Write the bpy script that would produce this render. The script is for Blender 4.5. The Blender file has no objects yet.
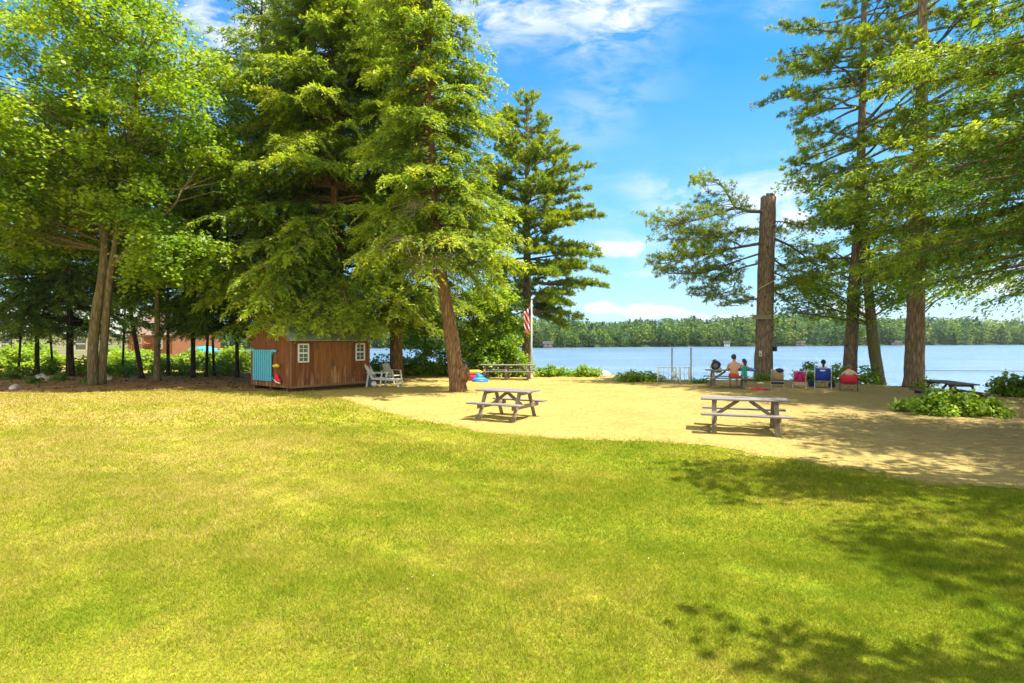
import bpy, math, random
import numpy as np
from mathutils import Vector, Matrix

random.seed(7)
RNG = np.random.default_rng(11)
SC = bpy.context.scene
COL = SC.collection
F = 560.0            # focal length of the lens in pixels of the photograph
HZ = 340.0           # image row of the horizon
CAMZ = 2.0
PI = math.pi

def gd(py, z=0.0):            # distance of a point at height z seen at image row py
    return (CAMZ - z) * F / (py - HZ)
def gx(px, d):
    return (px - 512.0) / F * d
def W(px, py, d):
    return (gx(px, d), d, CAMZ - (py - HZ) / F * d)

# ------------------------------------------------------------------ tagging
def tag(o, label=None, cat=None, group=None, kind=None):
    if label: o['label'] = label
    if cat: o['category'] = cat
    if group: o['group'] = group
    if kind: o['kind'] = kind
    return o

def thing(name, label, cat, loc=(0, 0, 0), rz=0.0, group=None):
    o = bpy.data.objects.new(name, None)
    o.empty_display_size = 0.2
    COL.objects.link(o)
    o.location = loc
    o.rotation_euler = (0, 0, rz)
    return tag(o, label, cat, group)

# ------------------------------------------------------------------ materials
def mat(name):
    m = bpy.data.materials.new(name)
    m.use_nodes = True
    nt = m.node_tree
    nt.nodes.clear()
    out = nt.nodes.new('ShaderNodeOutputMaterial')
    return m, nt, out

def N(nt, typ, **kw):
    n = nt.nodes.new(typ)
    for k, v in kw.items():
        if k.startswith('i_'):
            key = k[2:]
            key = int(key) if key.isdigit() else key.replace('_', ' ')
            n.inputs[key].default_value = v
        else:
            setattr(n, k, v)
    return n

def L(nt, a, b): nt.links.new(a, b)

def ramp(nt, fac, stops, interp='LINEAR'):
    r = nt.nodes.new('ShaderNodeValToRGB')
    cr = r.color_ramp
    cr.interpolation = interp
    while len(cr.elements) < len(stops): cr.elements.new(0.5)
    for e, (p, c) in zip(cr.elements, stops):
        e.position = p
        e.color = (c[0], c[1], c[2], 1) if len(c) == 3 else c
    nt.links.new(fac, r.inputs[0])
    return r

def noise(nt, vec, scale, detail=4, rough=0.55, dist=0.0):
    n = nt.nodes.new('ShaderNodeTexNoise')
    n.inputs['Scale'].default_value = scale
    n.inputs['Detail'].default_value = detail
    n.inputs['Roughness'].default_value = rough
    n.inputs['Distortion'].default_value = dist
    if vec is not None: nt.links.new(vec, n.inputs['Vector'])
    return n

def mapping(nt, vec, scale=(1, 1, 1), rot=(0, 0, 0), loc=(0, 0, 0)):
    m = nt.nodes.new('ShaderNodeMapping')
    m.inputs['Scale'].default_value = scale
    m.inputs['Rotation'].default_value = rot
    m.inputs['Location'].default_value = loc
    nt.links.new(vec, m.inputs['Vector'])
    return m.outputs[0]

def mixc(nt, fac, a, b, mode='MIX'):
    m = nt.nodes.new('ShaderNodeMix')
    m.data_type = 'RGBA'
    m.blend_type = mode
    for sock, v in ((m.inputs[0], fac), (m.inputs[6], a), (m.inputs[7], b)):
        if isinstance(v, (int, float)): sock.default_value = v
        elif isinstance(v, tuple): sock.default_value = (v[0], v[1], v[2], 1)
        else: nt.links.new(v, sock)
    return m.outputs[2]

def math_(nt, op, a, b=None, clamp=False):
    m = nt.nodes.new('ShaderNodeMath')
    m.operation = op
    m.use_clamp = clamp
    for i, v in enumerate((a, b)):
        if v is None: continue
        if isinstance(v, (int, float)): m.inputs[i].default_value = v
        else: nt.links.new(v, m.inputs[i])
    return m.outputs[0]

def bump(nt, h, strength=0.3, dist=0.02):
    b = nt.nodes.new('ShaderNodeBump')
    b.inputs['Strength'].default_value = strength
    b.inputs['Distance'].default_value = dist
    nt.links.new(h, b.inputs['Height'])
    return b.outputs[0]

def objco(nt): return nt.nodes.new('ShaderNodeTexCoord').outputs['Object']

def principled(nt, out, color, rough=0.6, spec=0.3, normal=None, metallic=0.0):
    p = nt.nodes.new('ShaderNodeBsdfPrincipled')
    if isinstance(color, tuple): p.inputs['Base Color'].default_value = (*color, 1)
    else: nt.links.new(color, p.inputs['Base Color'])
    if isinstance(rough, (int, float)): p.inputs['Roughness'].default_value = rough
    else: nt.links.new(rough, p.inputs['Roughness'])
    p.inputs['Specular IOR Level'].default_value = spec
    p.inputs['Metallic'].default_value = metallic
    if normal is not None: nt.links.new(normal, p.inputs['Normal'])
    if out is not None: nt.links.new(p.outputs[0], out.inputs[0])
    return p

def m_plain(name, col, rough=0.55, spec=0.3, var=0.18, scale=9.0, metallic=0.0):
    m, nt, out = mat(name)
    n = noise(nt, objco(nt), scale, 5, 0.6)
    lo = tuple(c * (1 - var) for c in col); hi = tuple(min(1, c * (1 + var)) for c in col)
    c = ramp(nt, n.outputs[0], [(0.3, lo), (0.7, hi)])
    principled(nt, out, c.outputs[0], rough, spec, bump(nt, n.outputs[0], 0.08, 0.01), metallic)
    return m

def m_wood(name, dark, light, axis=0, streak=None, scale=3.0, rough=0.75):
    m, nt, out = mat(name)
    sc = [26, 26, 26]; sc[axis] = 1.6
    co = objco(nt)
    n = noise(nt, mapping(nt, co, tuple(sc)), scale / 3, 6, 0.65)
    n2 = noise(nt, mapping(nt, co, tuple(6 if i != axis else .9 for i in range(3))), 1.0, 3)
    f = math_(nt, 'ADD', math_(nt, 'MULTIPLY', n.outputs[0], 0.6), math_(nt, 'MULTIPLY', n2.outputs[0], 0.4))
    c = ramp(nt, f, [(0.34, dark), (0.66, light)]).outputs[0]
    if streak:
        n3 = noise(nt, mapping(nt, co, tuple(5.0 if i != axis else .55 for i in range(3)), loc=(3, 1, 7)), 1.0, 5, 0.7)
        sep = nt.nodes.new('ShaderNodeSeparateXYZ'); L(nt, co, sep.inputs[0])
        low = N(nt, 'ShaderNodeMapRange'); low.inputs[1].default_value = 0.0; low.inputs[2].default_value = 1.7
        low.inputs[3].default_value = 0.16; low.inputs[4].default_value = 0.0
        L(nt, sep.outputs[2], low.inputs[0])
        g = math_(nt, 'ADD', n3.outputs[0], low.outputs[0])
        msk = ramp(nt, g, [(0.63, (0, 0, 0)), (0.76, (1, 1, 1))]).outputs[0]
        c = mixc(nt, msk, c, streak)
    principled(nt, out, c, rough, 0.25, bump(nt, f, 0.35, 0.006))
    return m

def m_bark(name, dark, light, sxy=9.0, sz=1.6, moss=None):
    m, nt, out = mat(name)
    co = objco(nt)
    n = noise(nt, mapping(nt, co, (sxy, sxy, sz)), 1.4, 7, 0.7, 0.4)
    v = N(nt, 'ShaderNodeTexVoronoi', feature='DISTANCE_TO_EDGE'); v.inputs['Scale'].default_value = 1.0
    L(nt, mapping(nt, co, (sxy * 1.1, sxy * 1.1, sz * 1.3)), v.inputs['Vector'])
    vv = math_(nt, 'MULTIPLY', v.outputs[0], 2.2, True)
    f = math_(nt, 'MULTIPLY', n.outputs[0], math_(nt, 'ADD', math_(nt, 'MULTIPLY', vv, 0.6), 0.6))
    c = ramp(nt, f, [(0.22, dark), (0.62, light)]).outputs[0]
    if moss:
        n2 = noise(nt, mapping(nt, co, (1.4, 1.4, .7)), 1.3, 4)
        c = mixc(nt, ramp(nt, n2.outputs[0], [(0.48, (0, 0, 0)), (0.66, (.7, .7, .7))]).outputs[0], c, moss)
    principled(nt, out, c, 0.9, 0.15, bump(nt, f, 0.9, 0.05))
    return m

def m_leaf(name, stops, trans=0.38, gloss=0.35):
    m, nt, out = mat(name)
    a = N(nt, 'ShaderNodeAttribute', attribute_name='tint')
    n = noise(nt, objco(nt), 0.55, 3)
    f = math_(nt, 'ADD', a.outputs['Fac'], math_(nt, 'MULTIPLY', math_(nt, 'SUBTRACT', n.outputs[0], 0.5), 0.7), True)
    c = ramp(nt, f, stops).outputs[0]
    p = principled(nt, None, c, 0.45, gloss)
    t = nt.nodes.new('ShaderNodeBsdfTranslucent')
    ct = mixc(nt, 1.0, c, (1.5, 1.35, 0.5), 'MULTIPLY')
    L(nt, ct, t.inputs[0])
    mx = nt.nodes.new('ShaderNodeMixShader'); mx.inputs[0].default_value = trans
    L(nt, p.outputs[0], mx.inputs[1]); L(nt, t.outputs[0], mx.inputs[2]); L(nt, mx.outputs[0], out.inputs[0])
    return m

# ------------------------------------------------------------------ mesh tools
def raw_mesh(name, verts, faces, m, parent=None, tint=None, smooth=False):
    """verts (n,3), faces (k,4) or (k,3) arrays -> one mesh object"""
    verts = np.ascontiguousarray(verts, dtype=np.float32); faces = np.ascontiguousarray(faces, dtype=np.int32)
    me = bpy.data.meshes.new(name)
    nf, k = faces.shape
    me.vertices.add(len(verts)); me.vertices.foreach_set('co', verts.ravel())
    me.loops.add(nf * k); me.loops.foreach_set('vertex_index', faces.ravel())
    me.polygons.add(nf); me.polygons.foreach_set('loop_start', np.arange(0, nf * k, k, dtype=np.int32))
    me.update(calc_edges=True)
    if tint is not None:
        at = me.attributes.new('tint', 'FLOAT', 'FACE')
        at.data.foreach_set('value', np.ascontiguousarray(tint, dtype=np.float32))
    if smooth: me.polygons.foreach_set('use_smooth', np.ones(nf, dtype=bool))
    me.materials.append(m)
    o = bpy.data.objects.new(name, me)
    COL.objects.link(o)
    if parent: o.parent = parent
    return o

def rhombs(c, d, s, l, w):
    """leaf quads: centre, unit direction, unit side, length, width"""
    d = d * (l[:, None] * .5); s = s * (w[:, None] * .5)
    v = np.stack([c - d, c + s - d * .1, c + d, c - s - d * .1], 1).reshape(-1, 3)
    f = np.arange(len(c) * 4).reshape(-1, 4)
    return v, f

def unit(a): return a / np.maximum(np.linalg.norm(a, axis=1, keepdims=True), 1e-9)

class MB:
    def __init__(s): s.v = []; s.f = []; s.m = []
    def add(s, vs, fs, mi=0):
        b = len(s.v); s.v += [tuple(v) for v in vs]; s.f += [tuple(i + b for i in f) for f in fs]; s.m += [mi] * len(fs)
        return s
    def box(s, c, size, rz=0.0, mi=0):
        x, y, z = (q / 2 for q in size); ca, sa = math.cos(rz), math.sin(rz)
        vs = []
        for dz in (-z, z):
            for dx, dy in ((-x, -y), (x, -y), (x, y), (-x, y)):
                vs.append((c[0] + dx * ca - dy * sa, c[1] + dx * sa + dy * ca, c[2] + dz))
        return s.add(vs, [(3, 2, 1, 0), (4, 5, 6, 7), (0, 1, 5, 4), (1, 2, 6, 5), (2, 3, 7, 6), (3, 0, 4, 7)], mi)
    def bar(s, p0, p1, w, t, up=(0, 0, 1), mi=0):
        p0 = Vector(p0); p1 = Vector(p1); d = (p1 - p0).normalized(); up = Vector(up)
        a = d.cross(up)
        if a.length < 1e-4: a = d.cross(Vector((1, 0, 0)))
        a.normalize(); b = a.cross(d).normalized()
        vs = []
        for p in (p0, p1):
            for i, j in ((-1, -1), (1, -1), (1, 1), (-1, 1)):
                vs.append(p + a * (i * w / 2) + b * (j * t / 2))
        return s.add(vs, [(3, 2, 1, 0), (4, 5, 6, 7), (0, 1, 5, 4), (1, 2, 6, 5), (2, 3, 7, 6), (3, 0, 4, 7)], mi)
    def tube(s, pts, rad, n=8, cap=True, wob=0.0, mi=0, sq=1.0):
        pts = [Vector(p) for p in pts]
        if not hasattr(rad, '__len__'): rad = [rad] * len(pts)
        b = len(s.v); k = len(pts); ref = None
        for i, p in enumerate(pts):
            d = (pts[min(i + 1, k - 1)] - pts[max(i - 1, 0)])
            d = d.normalized() if d.length > 1e-9 else Vector((0, 0, 1))
            if ref is None:
                ref = Vector((1, 0, 0)) if abs(d.x) < .8 else Vector((0, 1, 0))
            a = (ref - d * ref.dot(d)).normalized(); ref = a; c = d.cross(a)
            for j in range(n):
                t = 2 * PI * j / n
                r = rad[i] * (1 + wob * math.sin(t * 3 + i * .35) * .5 + wob * random.uniform(-1, 1))
                s.v.append(tuple(p + a * (math.cos(t) * r) + c * (math.sin(t) * r * sq)))
        for i in range(k - 1):
            for j in range(n):
                q = (j + 1) % n
                s.f.append((b + i * n + j, b + i * n + q, b + (i + 1) * n + q, b + (i + 1) * n + j)); s.m.append(mi)
        if cap:
            s.f.append(tuple(b + j for j in reversed(range(n)))); s.m.append(mi)
            s.f.append(tuple(b + (k - 1) * n + j for j in range(n))); s.m.append(mi)
        return s
    def blob(s, c, size, seed=0, amp=.15, nu=12, nv=8, mi=0, flat=None):
        r = random.Random(seed); ph = [(r.uniform(0, 6), r.uniform(1, 3), r.uniform(1, 3)) for _ in range(4)]
        b = len(s.v)
        for i in range(nv + 1):
            th = PI * i / nv
            for j in range(nu):
                f = 2 * PI * j / nu
                k = 1 + amp * sum(math.sin(a + f * round(p) + th * q) for a, p, q in ph) / 2
                z = math.cos(th) * size[2] * k
                if flat is not None: z = max(z, flat)
                s.v.append((c[0] + math.sin(th) * math.cos(f) * size[0] * k, c[1] + math.sin(th) * math.sin(f) * size[1] * k, c[2] + z))
        for i in range(nv):
            for j in range(nu):
                q = (j + 1) % nu
                s.f.append((b + i * nu + j, b + (i + 1) * nu + j, b + (i + 1) * nu + q, b + i * nu + q)); s.m.append(mi)
        return s
    def build(s, name, m, parent=None, smooth=False, bev=0.0, sub=0):
        me = bpy.data.meshes.new(name)
        me.from_pydata(s.v, [], s.f)
        ms = m if isinstance(m, (list, tuple)) else [m]
        for q in ms: me.materials.append(q)
        me.polygons.foreach_set('material_index', s.m)
        if smooth: me.polygons.foreach_set('use_smooth', [True] * len(me.polygons))
        me.update()
        o = bpy.data.objects.new(name, me)
        COL.objects.link(o)
        if parent: o.parent = parent
        if bev:
            b = o.modifiers.new('Bevel', 'BEVEL'); b.width = bev; b.segments = 1; b.limit_method = 'ANGLE'
        if sub:
            q = o.modifiers.new('Subdivision', 'SUBSURF'); q.levels = sub; q.render_levels = sub
        return o

def children_of(o): return [c for c in bpy.data.objects if c.parent == o]
def copy_tree(o, parent=None):
    c = o.copy(); COL.objects.link(c)
    if parent is not None:
        c.parent = parent; c.matrix_parent_inverse = o.matrix_parent_inverse.copy()
    for ch in children_of(o): copy_tree(ch, c)
    return c

# ------------------------------------------------------------------ terrain
_nw = [(math.cos(a) * k, math.sin(a) * k, p) for a, k, p in ((RNG.uniform(0, 6.28), RNG.uniform(.7, 1.4), RNG.uniform(0, 6.28)) for _ in range(7))]
def wav(x, y, f):
    s = 0
    for a, b, p in _nw: s = s + np.sin((a * x + b * y) * f + p)
    return s / 7.0 * 1.6
XS = [-60, -14, -8, 1.6, 5.2, 8.7, 13.7, 16.6, 17.8, 21, 60]
YS = [36.5, 36.5, 35.5, 35, 33.8, 28, 28, 25, 20.6, 18.6, 14]
def sdf(x, y):
    return np.maximum(np.interp(x, XS, YS) - y, (-0.50 * y - x) * .89)
def hgt(x, y):
    x = np.asarray(x, float); y = np.asarray(y, float)
    s = sdf(x, y) + wav(x, y, .9) * .35
    t = np.clip(-s / 5.5, 0, 1); t = t * t * (3 - 2 * t)
    return 0.035 * wav(x, y, .55) * np.clip((y + 4) / 8, .3, 1) - 2.4 * t
def hz(x, y): return float(hgt(x, y))
SAND = [(-7.7, 20.9), (-5.2, 18.2), (-3.4, 15.6), (-1.75, 13.2), (-.7, 11.9), (.9, 11.2), (2.4, 11.0), (3.5, 10.5), (4.2, 9.5), (4.6, 8.9), (5.6, 7.9),
        (7.1, 7.45), (9.5, 7.0), (13, 6.0), (19, 5), (30, 9), (24, 16.5), (20.5, 18.5), (17.8, 20.2), (16.4, 24.4), (13.7, 27.4), (8.6, 27.4), (5.2, 33.1), (1.6, 34.1),
        (-3.5, 33.4), (-6.6, 30.8), (-6.4, 26), (-5.9, 24.2), (-8.1, 21.6)]
LITTER = [(-45, 19.5), (-26, 20), (-21, 20.4), (-16, 21.6), (-12.2, 22.4), (-9.3, 22.0), (-7.6, 24.2), (-6.6, 26.2), (-6.5, 30.6), (-3.6, 33.2), (-1, 34.4), (-9, 36), (-14, 35), (-20, 33.5), (-45, 33)]
def inpoly(x, y, poly):
    c = np.zeros(x.shape, bool); n = len(poly)
    for i in range(n):
        x0, y0 = poly[i]; x1, y1 = poly[i - 1]
        k = ((y0 > y) != (y1 > y)) & (x < (x1 - x0) * (y - y0) / (y1 - y0 + 1e-12) + x0)
        c ^= k
    return c
def warp(x, y, a=.22):
    return x + a * wav(x + 5, y, 2.3) + a * .35 * wav(x, y + 3, 7.7), y + a * wav(x, y + 9, 2.6) + a * .35 * wav(y, x, 8.3)
def in_sand(x, y):
    X, Y = warp(x, y); k = np.clip((np.asarray(x) - 1.5) / 3, .25, 1) * np.clip((14 - np.asarray(y)) / 4, 0, 1)
    Y = Y - k * (.30 * wav(x * 1.3, y, 4.4) + .30 * wav(y, x, 11.3)) - k * .45 * np.maximum(0, wav(x, y, 19.0) - .25)
    return inpoly(X, Y, SAND)
def in_litter(x, y):
    X, Y = warp(x, y, .4); return inpoly(X, Y, LITTER)

def grid_axis(a, b, step, far_a, far_b):
    core = np.arange(a, b + step * .5, step); out = [core]
    g = []; q, d = b, step
    while q < far_b: d *= 1.22; q += d; g.append(q)
    h = []; q, d = a, step
    while q > far_a: d *= 1.22; q -= d; h.append(q)
    return np.concatenate([np.array(h[::-1]), core, np.array(g)])
def grid_mesh(name, ax, ay, hf, m, keep=None):
    gx_, gy_ = np.meshgrid(ax, ay); nx, ny = len(ax), len(ay)
    v = np.stack([gx_.ravel(), gy_.ravel(), hf(gx_, gy_).ravel()], 1)
    i, j = np.meshgrid(np.arange(nx - 1), np.arange(ny - 1)); a = (j * nx + i).ravel()
    f = np.stack([a, a + 1, a + nx + 1, a + nx], 1)
    if keep is not None:
        cx = (v[f[:, 0], 0] + v[f[:, 2], 0]) / 2; cy = (v[f[:, 0], 1] + v[f[:, 2], 1]) / 2
        f = f[keep(cx, cy)]
        u, inv = np.unique(f.ravel(), return_inverse=True); v = v[u]; f = inv.reshape(-1, 4)
    return raw_mesh(name, v, f, m, smooth=True)

# lawn material, shared logic for ground and blades
def lawn_color(nt, co, extra=None):
    sep = nt.nodes.new('ShaderNodeSeparateXYZ'); L(nt, co, sep.inputs[0])
    flat = nt.nodes.new('ShaderNodeCombineXYZ'); L(nt, sep.outputs[0], flat.inputs[0]); L(nt, sep.outputs[1], flat.inputs[1])
    co = flat.outputs[0]
    n1 = noise(nt, co, .34, 5, .6); n2 = noise(nt, mapping(nt, co, loc=(11, 4, 0)), 1.7, 5, .65); n3 = noise(nt, mapping(nt, co, loc=(1, 9, 0)), 6.0, 4, .7)
    left = N(nt, 'ShaderNodeMapRange'); left.inputs[1].default_value = -9; left.inputs[2].default_value = 2.2
    left.inputs[3].default_value = .13; left.inputs[4].default_value = -.045; L(nt, sep.outputs[0], left.inputs[0])
    f = math_(nt, 'ADD', math_(nt, 'MULTIPLY', n1.outputs[0], .52), math_(nt, 'MULTIPLY', n2.outputs[0], .33))
    f = math_(nt, 'ADD', f, math_(nt, 'MULTIPLY', n3.outputs[0], .20))
    f = math_(nt, 'ADD', f, left.outputs[0])
    if extra is not None: f = math_(nt, 'ADD', f, extra)
    c = ramp(nt, f, [(0.40, (.145, .215, .014)), (0.49, (.235, .278, .018)), (0.58, (.325, .318, .032)), (0.67, (.40, .325, .075)), (0.78, (.48, .38, .16))])
    return c.outputs[0], f

def m_lawn():
    m, nt, out = mat('lawn_turf')
    co = objco(nt)
    c, f = lawn_color(nt, co)
    n = noise(nt, co, 40, 3, .7)
    c2 = mixc(nt, 1.0, c, ramp(nt, n.outputs[0], [(.25, (.5, .5, .45)), (.7, (1.1, 1.05, 1))]).outputs[0], 'MULTIPLY')
    principled(nt, out, c2, .95, .05, bump(nt, n.outputs[0], .6, .03))
    return m
def m_blade():
    m, nt, out = mat('grass_blade')
    co = objco(nt)
    a = N(nt, 'ShaderNodeAttribute', attribute_name='tint')
    e = math_(nt, 'MULTIPLY', math_(nt, 'SUBTRACT', a.outputs['Fac'], .5), .36)
    c, f = lawn_color(nt, co, e)
    d = nt.nodes.new('ShaderNodeBsdfDiffuse'); L(nt, c, d.inputs[0])
    t = nt.nodes.new('ShaderNodeBsdfTranslucent'); L(nt, mixc(nt, 1.0, c, (1.3, 1.25, .6), 'MULTIPLY'), t.inputs[0])
    mx = nt.nodes.new('ShaderNodeMixShader'); mx.inputs[0].default_value = .4
    L(nt, d.outputs[0], mx.inputs[1]); L(nt, t.outputs[0], mx.inputs[2]); L(nt, mx.outputs[0], out.inputs[0])
    return m
def m_sand():
    m, nt, out = mat('beach_sand')
    co = objco(nt)
    n1 = noise(nt, co, .5, 5, .6); n2 = noise(nt, co, 3.2, 6, .65); n3 = noise(nt, co, 60, 2, .6); n4 = noise(nt, mapping(nt, co, loc=(4, 8, 0)), 7, 3, .5)
    f = math_(nt, 'ADD', math_(nt, 'MULTIPLY', n1.outputs[0], .5), math_(nt, 'MULTIPLY', n2.outputs[0], .5))
    c = ramp(nt, f, [(.3, (.28, .205, .056)), (.5, (.365, .272, .076)), (.68, (.42, .32, .098))]).outputs[0]
    sep = nt.nodes.new('ShaderNodeSeparateXYZ'); L(nt, co, sep.inputs[0])
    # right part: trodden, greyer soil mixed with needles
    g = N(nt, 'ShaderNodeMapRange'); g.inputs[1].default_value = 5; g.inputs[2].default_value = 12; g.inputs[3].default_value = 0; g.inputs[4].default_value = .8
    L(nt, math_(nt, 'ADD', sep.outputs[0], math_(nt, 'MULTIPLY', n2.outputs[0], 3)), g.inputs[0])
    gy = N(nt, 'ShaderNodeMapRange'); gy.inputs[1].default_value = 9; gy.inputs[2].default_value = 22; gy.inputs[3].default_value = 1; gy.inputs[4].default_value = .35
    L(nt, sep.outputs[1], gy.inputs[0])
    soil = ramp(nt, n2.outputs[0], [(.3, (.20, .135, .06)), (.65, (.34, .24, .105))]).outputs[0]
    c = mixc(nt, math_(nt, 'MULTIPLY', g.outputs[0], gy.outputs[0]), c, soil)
    c = mixc(nt, ramp(nt, n4.outputs[0], [(.66, (0, 0, 0)), (.78, (.6, .6, .6))]).outputs[0], c, (.22, .15, .05))
    c = mixc(nt, 1.0, c, ramp(nt, n3.outputs[0], [(.3, (.88, .88, .88)), (.7, (1.08, 1.08, 1.08))]).outputs[0], 'MULTIPLY')
    h = math_(nt, 'ADD', n2.outputs[0], math_(nt, 'MULTIPLY', n4.outputs[0], .7))
    principled(nt, out, c, .95, .1, bump(nt, h, .9, .12))
    return m
def m_litter():
    m, nt, out = mat('needle_litter')
    co = objco(nt)
    n1 = noise(nt, co, .9, 5, .65); n2 = noise(nt, co, 9, 5, .7)
    f = math_(nt, 'ADD', math_(nt, 'MULTIPLY', n1.outputs[0], .5), math_(nt, 'MULTIPLY', n2.outputs[0], .5))
    c = ramp(nt, f, [(.33, (.09, .05, .018)), (.47, (.26, .14, .045)), (.58, (.33, .21, .07)), (.7, (.22, .20, .04))])
    principled(nt, out, c.outputs[0], .95, .08, bump(nt, n2.outputs[0], .8, .06))
    return m
def m_water():
    m, nt, out = mat('lake_water')
    co = objco(nt)
    n1 = noise(nt, mapping(nt, co, (1, 1.6, 1)), .9, 5, .65, .3); n2 = noise(nt, mapping(nt, co, (.35, 1, 1), loc=(5, 2, 0)), .09, 4, .6)
    h = math_(nt, 'ADD', n1.outputs[0], math_(nt, 'MULTIPLY', n2.outputs[0], .8))
    c = ramp(nt, n2.outputs[0], [(.35, (.085, .155, .235)), (.65, (.15, .23, .31))])
    p = principled(nt, out, c.outputs[0], .22, .5, bump(nt, h, 1.0, .55))
    return m

M = {}
M['lawn'] = m_lawn(); M['blade'] = m_blade(); M['sand'] = m_sand(); M['litter'] = m_litter(); M['water'] = m_water()
ax = grid_axis(-26, 30, .4, -800, 800); ay = grid_axis(-8, 46, .4, -120, 900)
tag(grid_mesh('lawn', ax, ay, hgt, M['lawn']), kind='structure')
def sand_h(x, y):
    t = 0
    for k in range(8):
        t = t + in_sand(x + .42 * math.cos(k * PI / 4), y + .42 * math.sin(k * PI / 4)) / 8.0
    t = np.clip((t - .55) / .45, 0, 1)
    return hgt(x, y) + .005 + t * (.006 + .008 * (1 + np.clip(wav(x, y, 6.0), -1, 1)) + .016 * np.clip(wav(y, x + 2, 11.0) + .5 * wav(x, y + 4, 17.0) + .25, 0, .8))
tag(grid_mesh('sand_beach', np.arange(-9, 31, .08), np.arange(4, 36, .08),
    sand_h, M['sand'], in_sand), kind='structure')
tag(grid_mesh('leaf_litter_bed', np.arange(-46, 1, .15), np.arange(18.5, 37, .15),
    lambda x, y: hgt(x, y) + .022 + .02 * np.abs(wav(x, y, 4.0)), M['litter'], lambda x, y: in_litter(x, y) & ~in_sand(x, y)), kind='structure')
wm = MB(); wm.add([(-900, 8, -1.0), (1200, 8, -1.0), (1200, 1300, -1.0), (-900, 1300, -1.0)], [(0, 1, 2, 3)])
tag(wm.build('lake_water', M['water']), kind='structure')

# ------------------------------------------------------------------ grass blades (uncountable)
def make_grass():
    Vs, Ts = [], []
    def band(d0, d1, dens, h, w):
        x0, x1 = -d1 * 1.02 - 1.2, d1 * 1.02 + 1.2
        n = int((x1 - x0) * (d1 - d0) * dens)
        x = RNG.uniform(x0, x1, n); y = RNG.uniform(d0, d1, n)
        k = (np.abs(x) < y * 1.02 + 1.2)
        edge = RNG.normal(0, 1, (2, n)) * np.where((x > 1.5) & (y < 14), .36, .20) * (1 + 1.6 * RNG.uniform(0, 1, n) ** 5)
        k &= ~in_sand(x + edge[0], y + edge[1]) & ~in_litter(x + edge[0] * 1.5, y + edge[1] * 1.5)
        thin = wav(x * 1.0, y * 1.0, 3.1) * .45 + wav(y, x, 9.7) * .4 + .3 * wav(x, y, 23.0)
        k &= RNG.uniform(0, 1, n) > np.clip(thin * .9 - .10, 0, .75)
        x, y = x[k], y[k]; n = len(x)
        z = hgt(x, y)
        a = RNG.uniform(0, 2 * PI, n); hh = h * RNG.uniform(.45, 1.25, n) * np.clip(1 + .40 * wav(x, y, 1.7) + .28 * wav(y, x + 3, 8.5), .4, 1.7); ww = w * RNG.uniform(.6, 1.4, n)
        lean = RNG.normal(0, .75, (2, n)) * hh
        s = np.stack([np.cos(a) * ww * .5, np.sin(a) * ww * .5, np.zeros(n)], 1)
        b = np.stack([x, y, z], 1); t = b + np.stack([lean[0], lean[1], hh], 1)
        Vs.append(np.stack([b - s, b + s, t], 1).reshape(-1, 3)); Ts.append(RNG.uniform(0, 1, n))
    band(1.4, 3.6, 15000, .032, .0034)
    band(3.6, 5.5, 14000, .034, .0042)
    band(5.5, 8.5, 6500, .036, .0068)
    band(8.5, 13, 2300, .040, .012)
    band(13, 24, 420, .05, .032)
    v = np.concatenate(Vs); f = np.arange(len(v)).reshape(-1, 3)
    o = raw_mesh('grass', v, f, M['blade'], tint=np.concatenate(Ts))
    tag(o, 'short sunlit yellow green grass covering the lawn', 'grass', kind='stuff')
make_grass()

M['clover'] = m_plain('clover_flower', (.70, .70, .62), .8, .1, .1)
def make_clover():
    n = 260; y = 2.2 + 12 * RNG.uniform(0, 1, n) ** 1.3; x = RNG.uniform(-1, 1, n) * (y + 1)
    k = ~in_sand(x, y) & (wav(x, y, 1.1) + .5 * wav(y, x, 3.3) > .12); x, y = x[k], y[k]; n = len(x)
    vs, fs = [], []
    c = np.stack([x, y, hgt(x, y) + .045], 1); r_ = RNG.uniform(.003, .006, n)
    off = np.array([(1, 0, 0), (0, 1, 0), (-1, 0, 0), (0, -1, 0), (0, 0, 1.0), (0, 0, -1.0)])
    v = (c[:, None] + off[None] * r_[:, None, None]).reshape(-1, 3)
    tri = np.array([(0, 1, 4), (1, 2, 4), (2, 3, 4), (3, 0, 4), (1, 0, 5), (2, 1, 5), (3, 2, 5), (0, 3, 5)])
    f = (np.arange(n)[:, None, None] * 6 + tri[None]).reshape(-1, 3)
    tag(raw_mesh('clover_flowers', v, f, M['clover']), 'tiny white clover heads dotted through the lawn', 'clover', kind='stuff')
make_clover()

# ------------------------------------------------------------------ foliage materials
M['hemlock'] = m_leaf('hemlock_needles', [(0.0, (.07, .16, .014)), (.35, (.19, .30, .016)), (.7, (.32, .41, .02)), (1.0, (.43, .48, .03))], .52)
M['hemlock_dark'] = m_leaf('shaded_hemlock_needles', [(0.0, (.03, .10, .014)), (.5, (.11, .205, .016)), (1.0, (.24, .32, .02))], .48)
M['hemlock_mid'] = m_leaf('shade_toned_hemlock_needles', [(0.0, (.03, .09, .012)), (.5, (.10, .20, .014)), (1.0, (.24, .33, .02))], .45)  # right-edge hemlock: shade on its boughs put into a darker needle colour
M['pine'] = m_leaf('pine_needles', [(0.0, (.07, .14, .018)), (.4, (.17, .255, .018)), (.75, (.29, .36, .018)), (1.0, (.42, .44, .03))], .5)
M['maple'] = m_leaf('maple_leaves', [(0.0, (.055, .145, .010)), (.4, (.155, .28, .012)), (.75, (.28, .39, .016)), (1.0, (.42, .47, .03))], .55, .35)
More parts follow.
